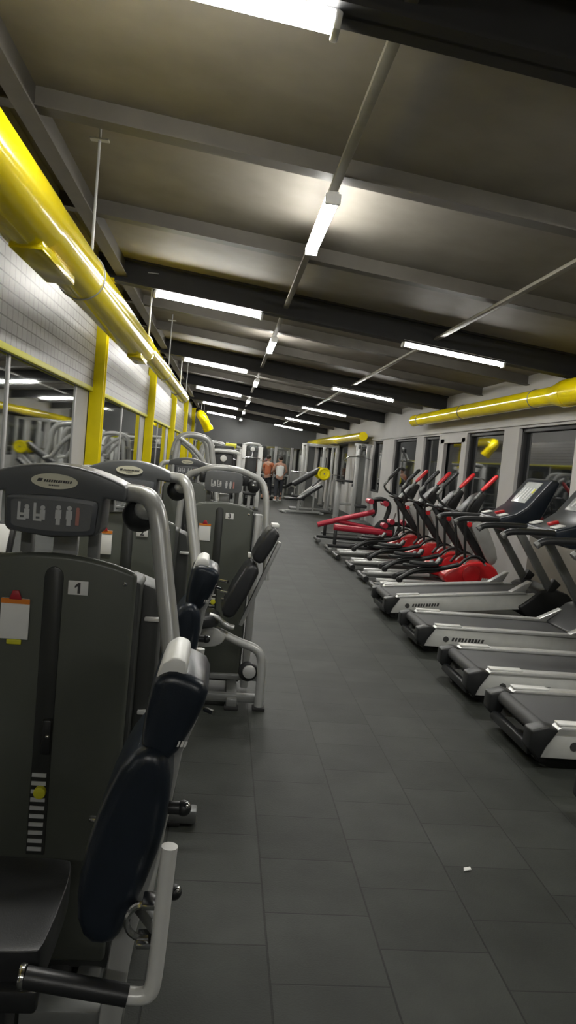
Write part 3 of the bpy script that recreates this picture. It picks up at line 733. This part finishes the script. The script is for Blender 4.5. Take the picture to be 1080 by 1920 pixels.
# ------------------------------------------------------------------ elliptical trainers
def make_elliptical():
    t = thing('elliptical_trainer', 'x', 'elliptical trainer', group='red elliptical trainers behind the treadmills')
    for s in (-1, 1):
        m_ = MB(); m_.bar((.05, s * .13, .13), (.95, s * .13, .16), .06, .05, .01); m_.build('track_rail', 'alu', t)
    m_ = MB(); m_.tube([(.02, -.28, .06), (.02, .28, .06)], .04, 14); m_.build('rear_stabilizer', 'black', t)
    m_ = MB(); m_.tube([(1.72, -.3, .05), (1.72, .3, .05)], .045, 14); m_.build('front_stabilizer', 'black', t)
    m_ = MB(); m_.bar((.0, 0, .09), (1.72, 0, .09), .07, .06, .01); m_.build('base_beam', 'tube_dark', t)
    for s in (-1, 1):
        m_ = MB(); m_.disc((.30, s * .13, .20), .04, .05, 'y', 18, .008); m_.build('track_roller', 'rubber', t)
        up = .06 if s < 0 else -.02
        m_ = MB(); m_.tube([(.30, s * .13, .21), (.50, s * .16, .30 + up), (.80, s * .17, .32 + up), (1.05, s * .17, .40 + up)], .032, 12, smooth_n=2); m_.build('pedal_arm', 'black', t)
        m_ = MB(); m_.prism(smooth_poly([(.40, s * .17 - .075), (.78, s * .17 - .085), (.80, s * .17 + .085), (.40, s * .17 + .075)], 2), .36 + up, .40 + up, 'z', bev=.01)
        m_.prism([(.74, .39 + up), (.80, .39 + up), (.82, .47 + up), (.79, .47 + up)], s * .17 - .07, s * .17 + .07, bev=.01); m_.build('foot_plate', 'vinyl', t)
        m_ = MB(); m_.tube([(1.05, s * .18, .45), (1.14, s * .20, .56), (1.26, s * .20, .60), (1.38, s * .20, .52)], .02, 10, smooth_n=2); m_.build('crank_arm', 'black', t)
        m_ = MB(); m_.ring((1.26, s * .17, .40), .16, .014, 'y', PI * .15, PI * .85, 16); m_.build('crank_guard', 'alu', t)
    m_ = MB(); m_.prism(smooth_poly([(.86, .30), (1.00, .40), (1.20, .50), (1.45, .52), (1.60, .42), (1.64, .26), (1.55, .15), (1.1, .14), (.92, .20)], 2), -.13, .13, bev=.03, seg=3, ang=.7); sh = m_.build('flywheel_shroud', 'red', t)
    for s in (-1, 1):
        m_ = MB(); m_.disc((1.24, s * .14, .34), .12, .03, 'y', 28, .008); m_.build('crank_disc', 'red', t)
        l = MB(); strokes(l, 1.38, .26, s * .133 - .0005, .16, .045, 6, .2, .25); l.build('lettering', 'white', sh)
    m_ = MB(); m_.bar((1.60, 0, .30), (.96, 0, 1.14), .09, .10, .02); m_.build('mast', 'black', t)
    for s in (-1, 1):
        m_ = MB(); m_.prism(smooth_poly([(1.17, 1.00), (1.29, 1.05), (1.40, 1.0), (1.60, .60), (1.55, .47), (1.46, .50), (1.30, .78)], 1), s * .07 - .02, s * .07 + .02, bev=.008); p = m_.build('mast_cover', 'tube', t)
        m_ = MB(); m_.disc((1.16, s * .10, .985), .035, .03, 'y', 18, .006); m_.build('pivot_cap', 'red', t)
    m_ = MB(); m_.prism([(.98, 1.10), (1.10, 1.06), (1.24, 1.12), (1.34, 1.38), (1.29, 1.41), (1.20, 1.36)], -.13, .13, bev=.02); con = m_.build('console', 'black', t)
    MB().box((1.225, 0, 1.335), (.10, .16, .008), (0, -1.05, 0), .002).build('display', 'screen', con)
    for s in (-1, 1):
        a = 0.0 if s < 0 else -.34
        m_ = MB(); m_.tube([(1.12, s * .17, .55), (1.08, s * .20, .90), (1.05, s * .24, 1.12), (1.10 + a, s * .27, 1.28), (1.24 + a, s * .28, 1.46)], .018, 12, smooth_n=2); hb = m_.build('moving_handle', 'black', t)
        m_ = MB(); m_.tube([(1.21 + a, s * .28, 1.44), (1.25 + a, s * .28, 1.48), (1.38 + a, s * .28, 1.63), (1.40 + a, s * .28, 1.645)], [.020, .029, .029, .018], 14); m_.build('handle_grip', 'red' if s < 0 else 'black', hb, 'red grip' if s < 0 else 'black grip')
        m_ = MB(); m_.tube([(1.14 + a, s * .275, 1.33), (1.20 + a, s * .28, 1.41)], .022, 12); m_.build('handle_collar', 'tube_dark', hb)
    m_ = MB(); m_.tube([(1.10, -.13, 1.12), (.93, -.16, 1.14), (.86, -.10, 1.16), (.86, .10, 1.16), (.93, .16, 1.14), (1.10, .13, 1.12)], .018, 10, smooth_n=2); m_.build('fixed_handlebar', 'vinyl', t)
    return t
el = make_elliptical()
ell = ['red and black elliptical trainer right next to the last treadmill',
       'red and black elliptical trainer, second after the treadmills',
       'red and black elliptical trainer, third after the treadmills',
       'red and black elliptical trainer closest to the red tube-framed machines']
for i, y in enumerate((9.55, 10.45, 11.55, 12.65)):
    if i == 0: el.location = (2.06, y, 0); el['label'] = ell[0]
    else: dup(el, (2.06 - .06 * (i > 2), y, 0), ell[i])

# ------------------------------------------------------------------ red tube framed machines
def make_red_bike(raised):
    t = thing('exercise_bike', 'x', 'exercise bike', group='red tube-framed machines')
    m_ = MB(); m_.tube([(.02, -.26, .07), (.02, .26, .07)], .035, 14); m_.build('rear_stabilizer', 'black', t)
    m_ = MB(); m_.tube([(1.35, -.26, .07), (1.35, .26, .07)], .035, 14); m_.build('front_stabilizer', 'black', t)
    for s in (-1, 1):
        m_ = MB(); m_.disc((.02, s * .28, .07), .042, .05, 'y', 18, .01); m_.build('foot_cap', 'tube_dark', t)
    m_ = MB(); m_.bar((.0, 0, .13), (1.35, 0, .12), .08, .06, .012); m_.build('base_beam', 'black', t)
    m_ = MB(); m_.bar((.1, .1, .20), (.85, .1, .20), .05, .035, .008); m_.build('slide_rail', 'tube_dark', t)
    if raised:
        m_ = MB(); m_.tube([(.0, 0, .36), (.42, 0, .50), (1.14, 0, .72)], .055, 14); m_.build('frame_tube', 'crimson', t)
        m_ = MB(); m_.tube([(.38, 0, .48), (1.2, 0, .36)], .045, 14); m_.build('brace_tube', 'crimson', t)
        m_ = MB(); m_.bar((.16, 0, .12), (.16, 0, .42), .06, .06, .01); m_.build('support_post', 'black', t)
        m_ = MB(); m_.tube([(1.10, 0, .62), (1.16, 0, .72), (1.13, 0, .92)], .045, 12, smooth_n=1); m_.build('handlebar_post', 'black', t)
        m_ = MB(); m_.tube([(1.02, -.02, .93), (1.12, -.02, .97), (1.28, -.02, 1.0), (1.42, -.02, .92), (1.44, -.02, .80), (1.38, -.02, .58)], .05, 14, smooth_n=2); m_.build('handlebar', 'black', t)
        for x, z in ((1.02, .93), (1.33, .91)):
            m_ = MB(); m_.tube([(x, -.20, z), (x, .16, z)], .055, 16); m_.build('grip', 'crimson', t, 'red grip')
        m_ = MB(); m_.disc((1.38, 0, .36), .22, .05, 'y', 32, .01); m_.build('flywheel', 'black', t)
    else:
        m_ = MB(); m_.tube([(.08, 0, .47), (.6, 0, .455), (1.16, 0, .445)], .06, 16); m_.build('frame_tube', 'crimson', t)
        for x in (.12, .7): MB().bar((x, 0, .12), (x, 0, .42), .06, .06, .01).build('support_post', 'black', t)
        m_ = MB(); m_.prism(smooth_poly([(.7, .22), (.9, .30), (1.2, .36), (1.35, .28), (1.3, .18), (.75, .16)], 1), -.15, .15, bev=.02); m_.build('flywheel_cover', 'black', t)
        m_ = MB(); m_.tube([(1.2, 0, .25), (1.28, 0, .50), (1.30, 0, .58)], .04, 12); m_.build('handlebar_post', 'black', t)
        m_ = MB(); m_.tube([(1.05, -.1, .60), (1.2, -.05, .62), (1.36, .0, .63), (1.6, .05, .57)], .04, 12, smooth_n=1); m_.build('handlebar', 'black', t)
        for x, z in ((1.0, .58), (1.12, .66), (1.33, .66), (1.60, .57)):
            m_ = MB(); m_.tube([(x, -.14, z), (x, .1, z)], .05, 14); m_.build('grip', 'crimson', t, 'red grip')
        for x in (1.15, 1.45): MB().tube([(x, 0, .6), (x + .05, 0, .82)], .014, 8).build('lever', 'tube_dark', t)
    return t
rb = make_red_bike(True); rb.location = (1.96, 15.0, 0); rb['label'] = 'red tube-framed machine with raised red bar and arched black handlebar, farthest of the red machines'
rb2 = make_red_bike(False); rb2.location = (1.98, 13.45, 0); rb2['label'] = 'red tube-framed machine with a low level red bar beside the elliptical trainers'

# ------------------------------------------------------------------ back of the room
def post(mb, x, y, h, w=.08, d=.08): return mb.box((x, y, h / 2), (w, d, h), bev=.01)

# dip / knee raise station
t = thing('dip_station', 'grey knee raise station with black arm pads standing by the far window wall', 'exercise station', (3.35, 22.3, 0))
for s in (0, 1):
    post(MB(), .08 + s * .55, 0, 1.12, .16, .12).build('upright', 'tube', t)
    MB().box((.08 + s * .55, 0, .03), (.12, .9, .06), bev=.01).build('base_foot', 'tube_dark', t)
MB().prism(smooth_poly([(-.02, 1.13), (.6, 1.10), (.72, 1.13), (.72, 1.19), (.5, 1.17), (.2, 1.18), (-.02, 1.18)], 1), -.25, .25, bev=.02).build('arm_pad', 'vinyl', t)
m_ = MB(); m_.tube([(.5, -.25, 1.0), (.5, -.25, .70)], .05, 14); m_.build('hand_grip', 'white', t, 'white grip')
MB().tube([(.5, -.25, 1.08), (.5, -.25, 1.0)], .055, 14).build('grip_collar', 'black', t)
MB().box((.36, .2, .45), (.5, .06, .08), bev=.01).build('cross_beam', 'tube', t)

# lat pulldown tower
t = thing('pulldown_tower', 'tall light grey cable tower with forward arm beside the far windows', 'cable machine', (3.72, 21.2, 0))
for x in (.02, .32): post(MB(), x, 0, 2.22, .11, .10).build('upright', 'tube', t)
MB().box((.17, .1, 1.0), (.22, .12, 1.9), bev=.02).build('stack_shroud', 'tube_dark', t)
MB().box((.17, .05, 2.23), (.5, .12, .08), bev=.01).build('top_beam', 'tube', t)
m_ = MB(); m_.tube([(.17, 0, 2.22), (.05, -.2, 2.22), (-.02, -.45, 2.08), (-.06, -.6, 1.9)], .045, 12, smooth_n=2); m_.build('pulley_arm', 'tube', t)
MB().disc((-.02, -.42, 2.16), .07, .04, 'x', 20, .006).build('pulley', 'black', t)
m_ = MB(); m_.tube([(-.4, -.62, 1.82), (-.25, -.62, 1.88), (.15, -.62, 1.88), (.30, -.62, 1.82)], .018, 10, smooth_n=1); m_.build('pull_bar', 'chrome', t)
MB().box((.17, -.4, .5), (.3, .4, .08), bev=.02).build('seat', 'vinyl', t)
MB().box((.17, -.2, .04), (.5, 1.0, .07), bev=.01).build('base_frame', 'tube_dark', t)

# power rack with plates
def make_rack(label, loc):
    t = thing('power_rack', label, 'power rack', loc)
    for x in (0, 1.05):
        for y in (0, 1.1): post(MB(), x, y, 2.25, .09, .09).build('upright', 'tube', t)
    for y in (0, 1.1): MB().box((.525, y, 2.22), (1.1, .07, .07), bev=.01).build('cross_beam', 'tube', t)
    for x in (0, 1.05):
        MB().box((x, .55, 2.22), (.07, 1.1, .07), bev=.01).build('side_beam', 'tube', t)
        MB().box((x, .55, .04), (.08, 1.3, .07), bev=.01).build('base_beam', 'tube_dark', t)
    m_ = MB(); m_.tube([(-.5, -.08, 1.25), (1.35, -.08, 1.25)], .015, 10); m_.build('barbell', 'chrome', t)
    return t
make_rack('light grey power rack with four tall posts in front of the far window wall', (2.75, 25.6, 0))
t = thing('cable_crossover', 'grey cable frame with hanging white pulleys near the end of the window wall', 'cable machine', (2.9, 28.2, 0))
for x in (0, .8):
    post(MB(), x, 0, 2.25, .14, .12).build('upright', 'tube', t)
    MB().box((x, .16, 1.0), (.24, .14, 1.7), bev=.02).build('stack_shroud', 'tube_dark', t)
    MB().disc((x, -.1, 2.2), .07, .04, 'x', 18).build('pulley', 'white', t)
    MB().box((x, .05, .04), (.12, .8, .07), bev=.01).build('base_beam', 'tube_dark', t)
MB().box((.40, 0, 2.26), (.95, .1, .1), bev=.01).build('cross_beam', 'tube', t)

# leg press with yellow plates
t = thing('leg_press', 'plate loaded leg press with slanting silver rails near the people at the back', 'leg press', (2.45, 24.4, 0))
for s in (-1, 1):
    MB().bar((.05, s * .25, .42), (1.0, s * .25, 1.28), .06, .08, .01).build('slide_rail', 'alu', t)
    MB().bar((.95, s * .28, .05), (1.0, s * .28, 1.3), .07, .07, .01).build('rear_post', 'tube', t)
MB().box((.4, 0, .06), (1.3, .7, .08), bev=.015).build('base_frame', 'tube_dark', t)
MB().box((.0, 0, .45), (.45, .5, .12), (0, .25, 0), .03).build('seat', 'vinyl', t)
MB().box((.22, 0, 1.12), (1.0, .5, .16), (0, -.60, 0), .04).build('backrest', 'vinyl', t)
m_ = MB(); m_.box((.66, 0, 1.02), (.10, .55, .55), (0, .73, 0), .02); m_.build('foot_platform', 'black', t)
m_ = MB(); m_.tube([(.74, -.5, 1.28), (.74, .5, 1.28)], .024, 12); m_.build('loading_bar', 'chrome', t)
for y, l in ((-.46, 'round yellow weight plate on the near end of the leg press bar'), (.46, 'round yellow weight plate on the far end of the leg press bar')):
    pl = thing('weight_plate', l, 'weight plate', (2.45 + .74, 24.4 + y, 1.28), group='yellow weight plates')
    MB().ring((0, 0, 0), .165, .045, 'y', n=30, seg=10).disc((0, 0, 0), .15, .035, 'y', 28).build('disc', 'yellow', pl)
    MB().ring((0, 0, 0), .05, .012, 'y', n=18, seg=8).build('hub', 'chrome', pl)
# dark padded benches and racks near the people
def make_bench(label, loc, rz, colr='vinyl'):
    t = thing('weight_bench', label, 'bench', loc, rz)
    MB().box((-.25, 0, .44), (.45, .3, .08), bev=.025).build('seat', colr, t)
    MB().box((.36, 0, .68), (.85, .3, .09), (0, -.6, 0), .03).build('backrest', colr, t)
    MB().bar((-.5, 0, .06), (.75, 0, .06), .07, .06).build('base_beam', 'tube', t)
    for x in (-.5, .75): MB().box((x, 0, .04), (.08, .5, .06), bev=.01).build('base_foot', 'tube', t)
    MB().bar((0, 0, .08), (0, 0, .42), .07, .07).build('support_post', 'tube', t)
    MB().bar((.5, 0, .1), (.5, 0, .72), .05, .05).build('support_post', 'tube', t)
    return t
make_bench('black padded incline bench in front of the leg press', (2.35, 23.1, 0), .25)
make_bench('black padded incline bench behind the man in the white vest', (2.5, 31.2, 0), -.4)
make_bench('black incline bench standing by the left machines near the end wall', (.55, 30.5, 0), 1.2)

# rack of dumbbells by the end wall
t = thing('dumbbell_rack', 'dark two tier dumbbell rack along the end wall mirrors', 'dumbbell rack', (.6, 35.3, 0))
for x in (0, 1.2, 2.4):
    MB().box((x, 0, .45), (.08, .5, .9), bev=.01).build('side_frame', 'tube_dark', t)
for z in (.42, .86):
    MB().box((1.2, 0, z), (2.5, .42, .03), bev=.006).build('shelf', 'tube', t)
dbr = thing('dumbbell', 'black round headed dumbbell on the two tier rack', 'dumbbell', (.8, 35.3, .93), 0, 'dumbbells on the rack by the end wall')
MB().tube([(0, -.09, 0), (0, .09, 0)], .015, 10).build('handle', 'chrome', dbr)
for s in (-1, 1): MB().disc((0, s * .12, 0), .055, .08, 'y', 18, .01).build('head', 'black', dbr)
for z in (.93, .49):
    for k in range(11):
        if z > .9 and k == 0: continue
        dup(dbr, (.8 + k * .2, 35.3, z), 'black round headed dumbbell on the two tier rack')

# end wall mirrors
for k in range(7):
    t = thing('wall_mirror', 'tall mirror panel with light frame strips on the end wall', 'mirror', (-1.15 + k * .78, Y1 - .02, 1.25), group='mirror panels on the end wall')
    MB().box((0, 0, 0), (.66, .02, 1.9)).build('glass', 'mirror', t)
    m_ = MB()
    for s in (-1, 1): m_.box((s * .355, -.01, 0), (.06, .03, 1.94), bev=.004)
    m_.build('frame', 'frame_grey', t)

# light grey weight stations further along the left row
def make_lever(label, loc, rz=0, pad='vinyl'):
    t = thing('lever_press_machine', label, 'weight machine', loc, rz)
    for s in (-1, 1):
        m_ = MB(); m_.tube([(-.42, s * .30, .05), (-.38, s * .30, 1.2), (-.34, s * .30, 1.72), (-.22, s * .30, 1.90), (.10, s * .30, 1.88), (.24, s * .30, 1.78), (.28, s * .30, 1.5), (.32, s * .30, 1.36)], .05, 14, smooth_n=2); m_.build('frame_tube', 'tube', t)
        m_ = MB(); m_.tube([(-.30, s * .36, 1.82), (.02, s * .36, 1.60), (.22, s * .36, 1.30)], .04, 12, smooth_n=1); m_.build('lever_arm', 'tube', t)
        m_ = MB(); m_.tube([(.22, s * .36, 1.32), (.36, s * .30, 1.28)], .024, 12); m_.build('hand_grip', 'white', t)
    MB().box((-.2, 0, 1.05), (.10, .34, .75), (0, -.12, 0), .03).build('backrest', pad, t)
    MB().box((.05, 0, .52), (.42, .36, .09), bev=.03).build('seat', pad, t)
    MB().box((.0, 0, .28), (.10, .10, .46), bev=.01).build('seat_post', 'tube', t)
    for s in (-1, 1): MB().box((-.05, s * .30, .04), (1.0, .08, .07), bev=.01).build('base_beam', 'tube', t)
    MB().box((-.36, 0, 1.55), (.07, .66, .07), bev=.01).build('cross_beam', 'tube', t)
    return t
make_lever('light grey lever press machine with curved top tubes beside the third yellow post', (-.55, 13.2, 0), .15)
make_lever('grey lever press machine with curved tubes further down the left row, near the fifth post', (-.3, 19.5, 0), .1)

def make_tower(label, loc, w=.8, h=2.0, accent=None, rz=0):
    t = thing('cable_station', label, 'weight machine', loc, rz)
    for s in (-1, 1):
        post(MB(), s * w / 2, 0, h, .12, .10).build('upright', 'white' if accent == 'white' else 'tube', t)
        MB().box((s * w / 2, .1, .04), (.10, .9, .07), bev=.01).build('base_beam', 'tube_dark', t)
    m_ = MB(); m_.tube([(-w / 2, 0, h), (-w / 2 + .1, 0, h + .06), (w / 2 - .1, 0, h + .06), (w / 2, 0, h)], .05, 12, smooth_n=1); m_.build('top_beam', 'tube', t)
    MB().box((0, .12, .95), (w * .62, .2, 1.7), bev=.03).build('stack_shroud', 'black', t)
    m_ = MB()
    for k in range(12): m_.box((0, .015, .35 + k * .05), (w * .4, .02, .035))
    m_.build('weight_stack', 'tube_dark', t)
    MB().disc((0, -.05, h - .1), .07, .05, 'y', 18, .01).build('pulley', 'white', t)
    m_ = MB(); m_.tube([(-.3, -.12, h - .42), (-.2, -.12, h - .36), (.2, -.12, h - .36), (.3, -.12, h - .42)], .02, 10, smooth_n=1); m_.tube([(0, -.12, h - .36), (0, -.05, h - .12)], .004, 6); m_.build('pull_bar', 'chrome', t)
    MB().box((0, -.45, .5), (.4, .4, .09), bev=.03).build('seat', 'vinyl', t)
    MB().box((0, -.45, .25), (.10, .10, .46), bev=.01).build('seat_post', 'tube', t)
    m_ = MB(); m_.box((0, -.2, .04), (.09, .9, .07), bev=.01); m_.build('base_spine', 'tube_dark', t)
    return t
make_tower('grey weight station with dark stack cover beyond the first lever press machine', (-.05, 16.4, 0), .7, 1.62)
make_tower('weight station with pale uprights and dark middle, in the centre at the back', (.80, 23.2, 0), .52, 1.95, 'white')
make_tower('grey weight station standing behind the pale upright station, on the left side', (.1, 25.8, 0), .8, 1.85)
make_tower('grey weight station last in the left row before the end wall', (-.5, 29.5, 0), .8, 2.0)
t = thing('punch_ball_cushion', 'bright yellow padded roll on top of a grey station in the back left', 'padded roll', (.12, 22.3, 1.88))
t.name = 'padded_roll'
MB().tube([(-.16, 0, 0), (.16, 0, 0)], .075, 16).build('roll', 'lime', t)
for s in (-1, 1): MB().disc((s * .165, 0, 0), .05, .02, 'x', 14, .004).build('end_cap', 'black', t)
t = thing('cable_station', 'slim grey post station carrying the yellow padded roll', 'weight machine', (.12, 22.3, 0))
post(MB(), 0, .0, 1.80, .10, .10).build('upright', 'tube', t)
MB().box((0, 0, 1.79), (.4, .08, .04), bev=.006).build('top_beam', 'tube', t)
MB().box((0, -.1, .04), (.5, .9, .07), bev=.01).build('base_beam', 'tube_dark', t)
MB().box((0, -.3, .5), (.34, .4, .09), bev=.03).build('seat', 'vinyl', t)
MB().box((0, -.3, .25), (.08, .08, .46), bev=.01).build('seat_post', 'tube', t)

# sign panel at the left edge
t = thing('sign_stand', 'white tilted panel in dark frame on a thin post left of machine number 1', 'sign stand', (-.935, 3.0, 0))
MB().box((0, 0, 1.19), (.27, .035, .15), (-.5, 0, 0), .012).build('panel_frame', 'black', t)
MB().box((0, -.018, 1.197), (.235, .012, .12), (-.5, 0, 0), .004).build('panel', 'white', t)
MB().tube([(0, .02, .02), (0, .02, 1.16)], .02, 12).build('post', 'tube', t)
MB().disc((0, .02, .012), .13, .024, 'z', 28, .006).build('base', 'black', t)

# scrap of paper
m_ = MB(); m_.prism([(-.022, -.008), (.015, -.014), (.026, .004), (-.005, .010)], .001, .006, 'z', bev=.001); o = m_.build('paper_scrap', 'paper'); o.location = (1.12, 2.87, 0); o.rotation_euler = (0, 0, .5)
tag(o, 'tiny white scrap of paper lying on the dark rubber floor', 'paper scrap')

# ------------------------------------------------------------------ people
def skin_mesh(name, joints, edges, parent, m, root=0, sub=2):
    """one continuous surface grown over a skeleton of joints (x, y, z, radius)"""
    me = bpy.data.meshes.new(name); me.from_pydata([j[:3] for j in joints], edges, []); me.update()
    o = bpy.data.objects.new(name, me); COL.objects.link(o)
    md = o.modifiers.new('skin', 'SKIN'); md.use_smooth_shade = True; md.branch_smoothing = .4
    sv = me.skin_vertices[0].data
    for i, j in enumerate(joints):
        r = j[3]; sv[i].radius = (r, r) if not isinstance(r, tuple) else r; sv[i].use_root = (i == root)
    s = o.modifiers.new('sub', 'SUBSURF'); s.levels = sub; s.render_levels = sub
    bpy.context.view_layer.update()
    nm = bpy.data.meshes.new_from_object(o.evaluated_get(bpy.context.evaluated_depsgraph_get()))
    o.modifiers.clear(); o.data = nm; bpy.data.meshes.remove(me); nm.name = name
    nm.materials.clear(); nm.materials.append(M[m]); o.parent = parent
    for p in nm.polygons: p.use_smooth = True
    return o

def hand(J, E, wrist_i, w, d, side):
    """palm, four unequal curled fingers and a thumb leaving the side of the palm"""
    w = Vector(w); d = Vector(d).normalized(); lat = Vector((0, 1, 0)); lat = (lat - d * lat.dot(d)).normalized(); nrm = d.cross(lat) * side
    palm = w + d * .05; J.append((*palm, .030)); pi = len(J) - 1; E.append((wrist_i, pi))
    for k, L in enumerate((.070, .080, .074, .058)):
        b = w + d * .095 + lat * (.030 - .020 * k); J.append((*b, .0095)); b1 = len(J) - 1; E.append((pi, b1))
        m1_ = b + d * L * .55 + nrm * .010; J.append((*m1_, .0085)); b2 = len(J) - 1; E.append((b1, b2))
        m2_ = m1_ + d * L * .38 + nrm * .024; J.append((*m2_, .0075)); E.append((b2, len(J) - 1))
    a = w + d * .045 + lat * .040; J.append((*a, .011)); i1 = len(J) - 1; E.append((pi, i1))
    b = a + d * .040 + lat * .022 + nrm * .012; J.append((*b, .009)); E.append((i1, len(J) - 1))

def make_person(label, loc, rz, top, bottom, arms, lean=0., step=.10):
    t = thing('person', label, 'person', loc, rz)
    J = [(0, 0, .94, (.15, .12)), (0, lean * .3, 1.12, (.135, .10)), (0, lean * .7, 1.32, (.165, .11)), (0, lean, 1.44, (.11, .08)), (0, lean * 1.05, 1.50, .055),
         (0, lean * 1.1 + .01, 1.56, .075), (0, lean * 1.1 + .015, 1.63, (.075, .092)), (0, lean * 1.1 + .005, 1.70, (.06, .07))]
    E = [(0, 1), (1, 2), (2, 3), (3, 4), (4, 5), (5, 6), (6, 7)]
    legs = []
    for s in (-1, 1):
        i = len(J)
        J += [(s * .09, 0, .86, .098), (s * .105, s * step * .5 + .02, .48, .066), (s * .11, s * step * .6 + .0, .34, .06), (s * .115, s * step - .02, .09, .042), (s * .12, s * step + .0, .045, .042), (s * .13, s * step + .12, .03, .034), (s * .133, s * step + .18, .025, .022)]
        E += [(0, i), (i, i + 1), (i + 1, i + 2), (i + 2, i + 3), (i + 3, i + 4), (i + 4, i + 5), (i + 5, i + 6)]; legs.append(i)
    armsi = []
    for s, (el_, wr) in zip((-1, 1), arms):
        i = len(J)
        J += [(s * .185, lean, 1.415, .062), (*el_, .044), (*wr, .029)]
        E += [(3, i), (i, i + 1), (i + 1, i + 2)]
        hand(J, E, i + 2, wr, Vector(wr) - Vector(el_), s); armsi.append(i)
    body = skin_mesh('body', J, E, t, 'skin')
    hy = lean * 1.1
    f = MB(); f.prism([(1.585, .095), (1.63, .100), (1.60, .125), (1.585, .12)], -.014, .014, 'x', bev=.005)
    for s in (-1, 1): f.ball((s * .078, hy + .0, 1.615), (.012, .022, .032), 10, 8)
    fo = f.build('nose_and_ears', 'skin', t); fo.location = (0, hy, 0)
    for v in fo.data.vertices:
        if abs(v.co.x) > .05: v.co.y -= hy
    e = MB()
    for s in (-1, 1): e.ball((s * .03, hy + .098, 1.635), (.012, .006, .006), 8, 6)
    e.box((0, hy + .098, 1.565), (.045, .008, .008), bev=.002); e.build('face_features', 'hair', t)
    h = MB(); h.ball((0, hy - .012, 1.665), (.088, .098, .085), 18, 12); ho = h.build('hair', 'hair', t)
    for v in ho.data.vertices:
        if v.co.y > hy + .05 and v.co.z < 1.68: v.co.y = hy + .05 + (v.co.y - hy - .05) * .2
    # clothing
    S = [(0, 0, .90, (.165, .135)), (0, lean * .3, 1.12, (.152, .116)), (0, lean * .7, 1.32, (.182, .126)), (0, lean, 1.43, (.150, .10))]
    ES = [(0, 1), (1, 2), (2, 3)]
    if top[1]:
        for s, (el_, wr) in zip((-1, 1), arms):
            a = Vector((s * .185, lean, 1.415)); b = a.lerp(Vector(el_), .75); i = len(S)
            S += [(*a, .078), (*b, .064)]; ES += [(3, i), (i, i + 1)]
    skin_mesh('shirt', S, ES, t, top[0])
    S = [(0, 0, .96, (.165, .132))]; ES = []
    for s in (-1, 1):
        i = len(S); S += [(s * .09, 0, .85, .112), (s * .105, s * step * .5 + .02, .48, .084), (s * .113, s * step * .9, .14, .066)]
        ES += [(0, i), (i, i + 1), (i + 1, i + 2)]
    skin_mesh('trousers', S, ES, t, bottom)
    for s in (-1, 1):
        sh = MB(); sh.ball((s * .125, s * step + .06, .045), (.052, .145, .048), 14, 8); so = sh.build('shoe', 'white' if top[0] == 'cloth_white' else 'black', t)
        for v in so.data.vertices: v.co.z = max(v.co.z, .0)
    return t
make_person('person with their back to us in a white vest and dark trousers', (2.10, 28.6, 0), .15, ('cloth_white', False), 'cloth_dark',
            (((-.27, .06, 1.17), (-.22, .26, 1.05)), ((.28, .06, 1.18), (.24, .24, 1.06))))
make_person('person in a rust orange shirt standing beside the one in a white vest', (1.68, 29.3, 0), -.7, ('cloth_orange', True), 'cloth_dark',
            (((-.25, .02, 1.15), (-.20, .14, .92)), ((.26, .08, 1.17), (.16, .27, 1.10))))

# ------------------------------------------------------------------ camera, world
cam = bpy.data.cameras.new('camera'); co = bpy.data.objects.new('camera', cam); COL.objects.link(co)
cam.sensor_fit = 'VERTICAL'; cam.sensor_height = 36; cam.sensor_width = 36; cam.lens = 1400 / 1920 * 36; cam.clip_start = .02; cam.clip_end = 200
rx = Vector((.9924811, -.0823357, .0905651)); uy = Vector((-.0843609, .0759476, .9935367)); bz = Vector((-.0886817, -.9937066, .0684306))
co.matrix_world = Matrix(((rx.x, uy.x, bz.x, 0), (rx.y, uy.y, bz.y, 0), (rx.z, uy.z, bz.z, 1.6), (0, 0, 0, 1)))
SC.camera = co
w = bpy.data.worlds.new('night'); SC.world = w; w.use_nodes = True
w.node_tree.nodes['Background'].inputs['Color'].default_value = (.02, .022, .028, 1); w.node_tree.nodes['Background'].inputs['Strength'].default_value = .3
vs = SC.view_settings; vs.view_transform = 'Standard'; vs.look = 'None'; vs.gamma = 1; vs.use_curve_mapping = False; vs.exposure = EXPOSURE
SC.cycles.max_bounces = 8; SC.cycles.diffuse_bounces = 4; SC.cycles.glossy_bounces = 4
SC.cycles.sample_clamp_indirect = 6
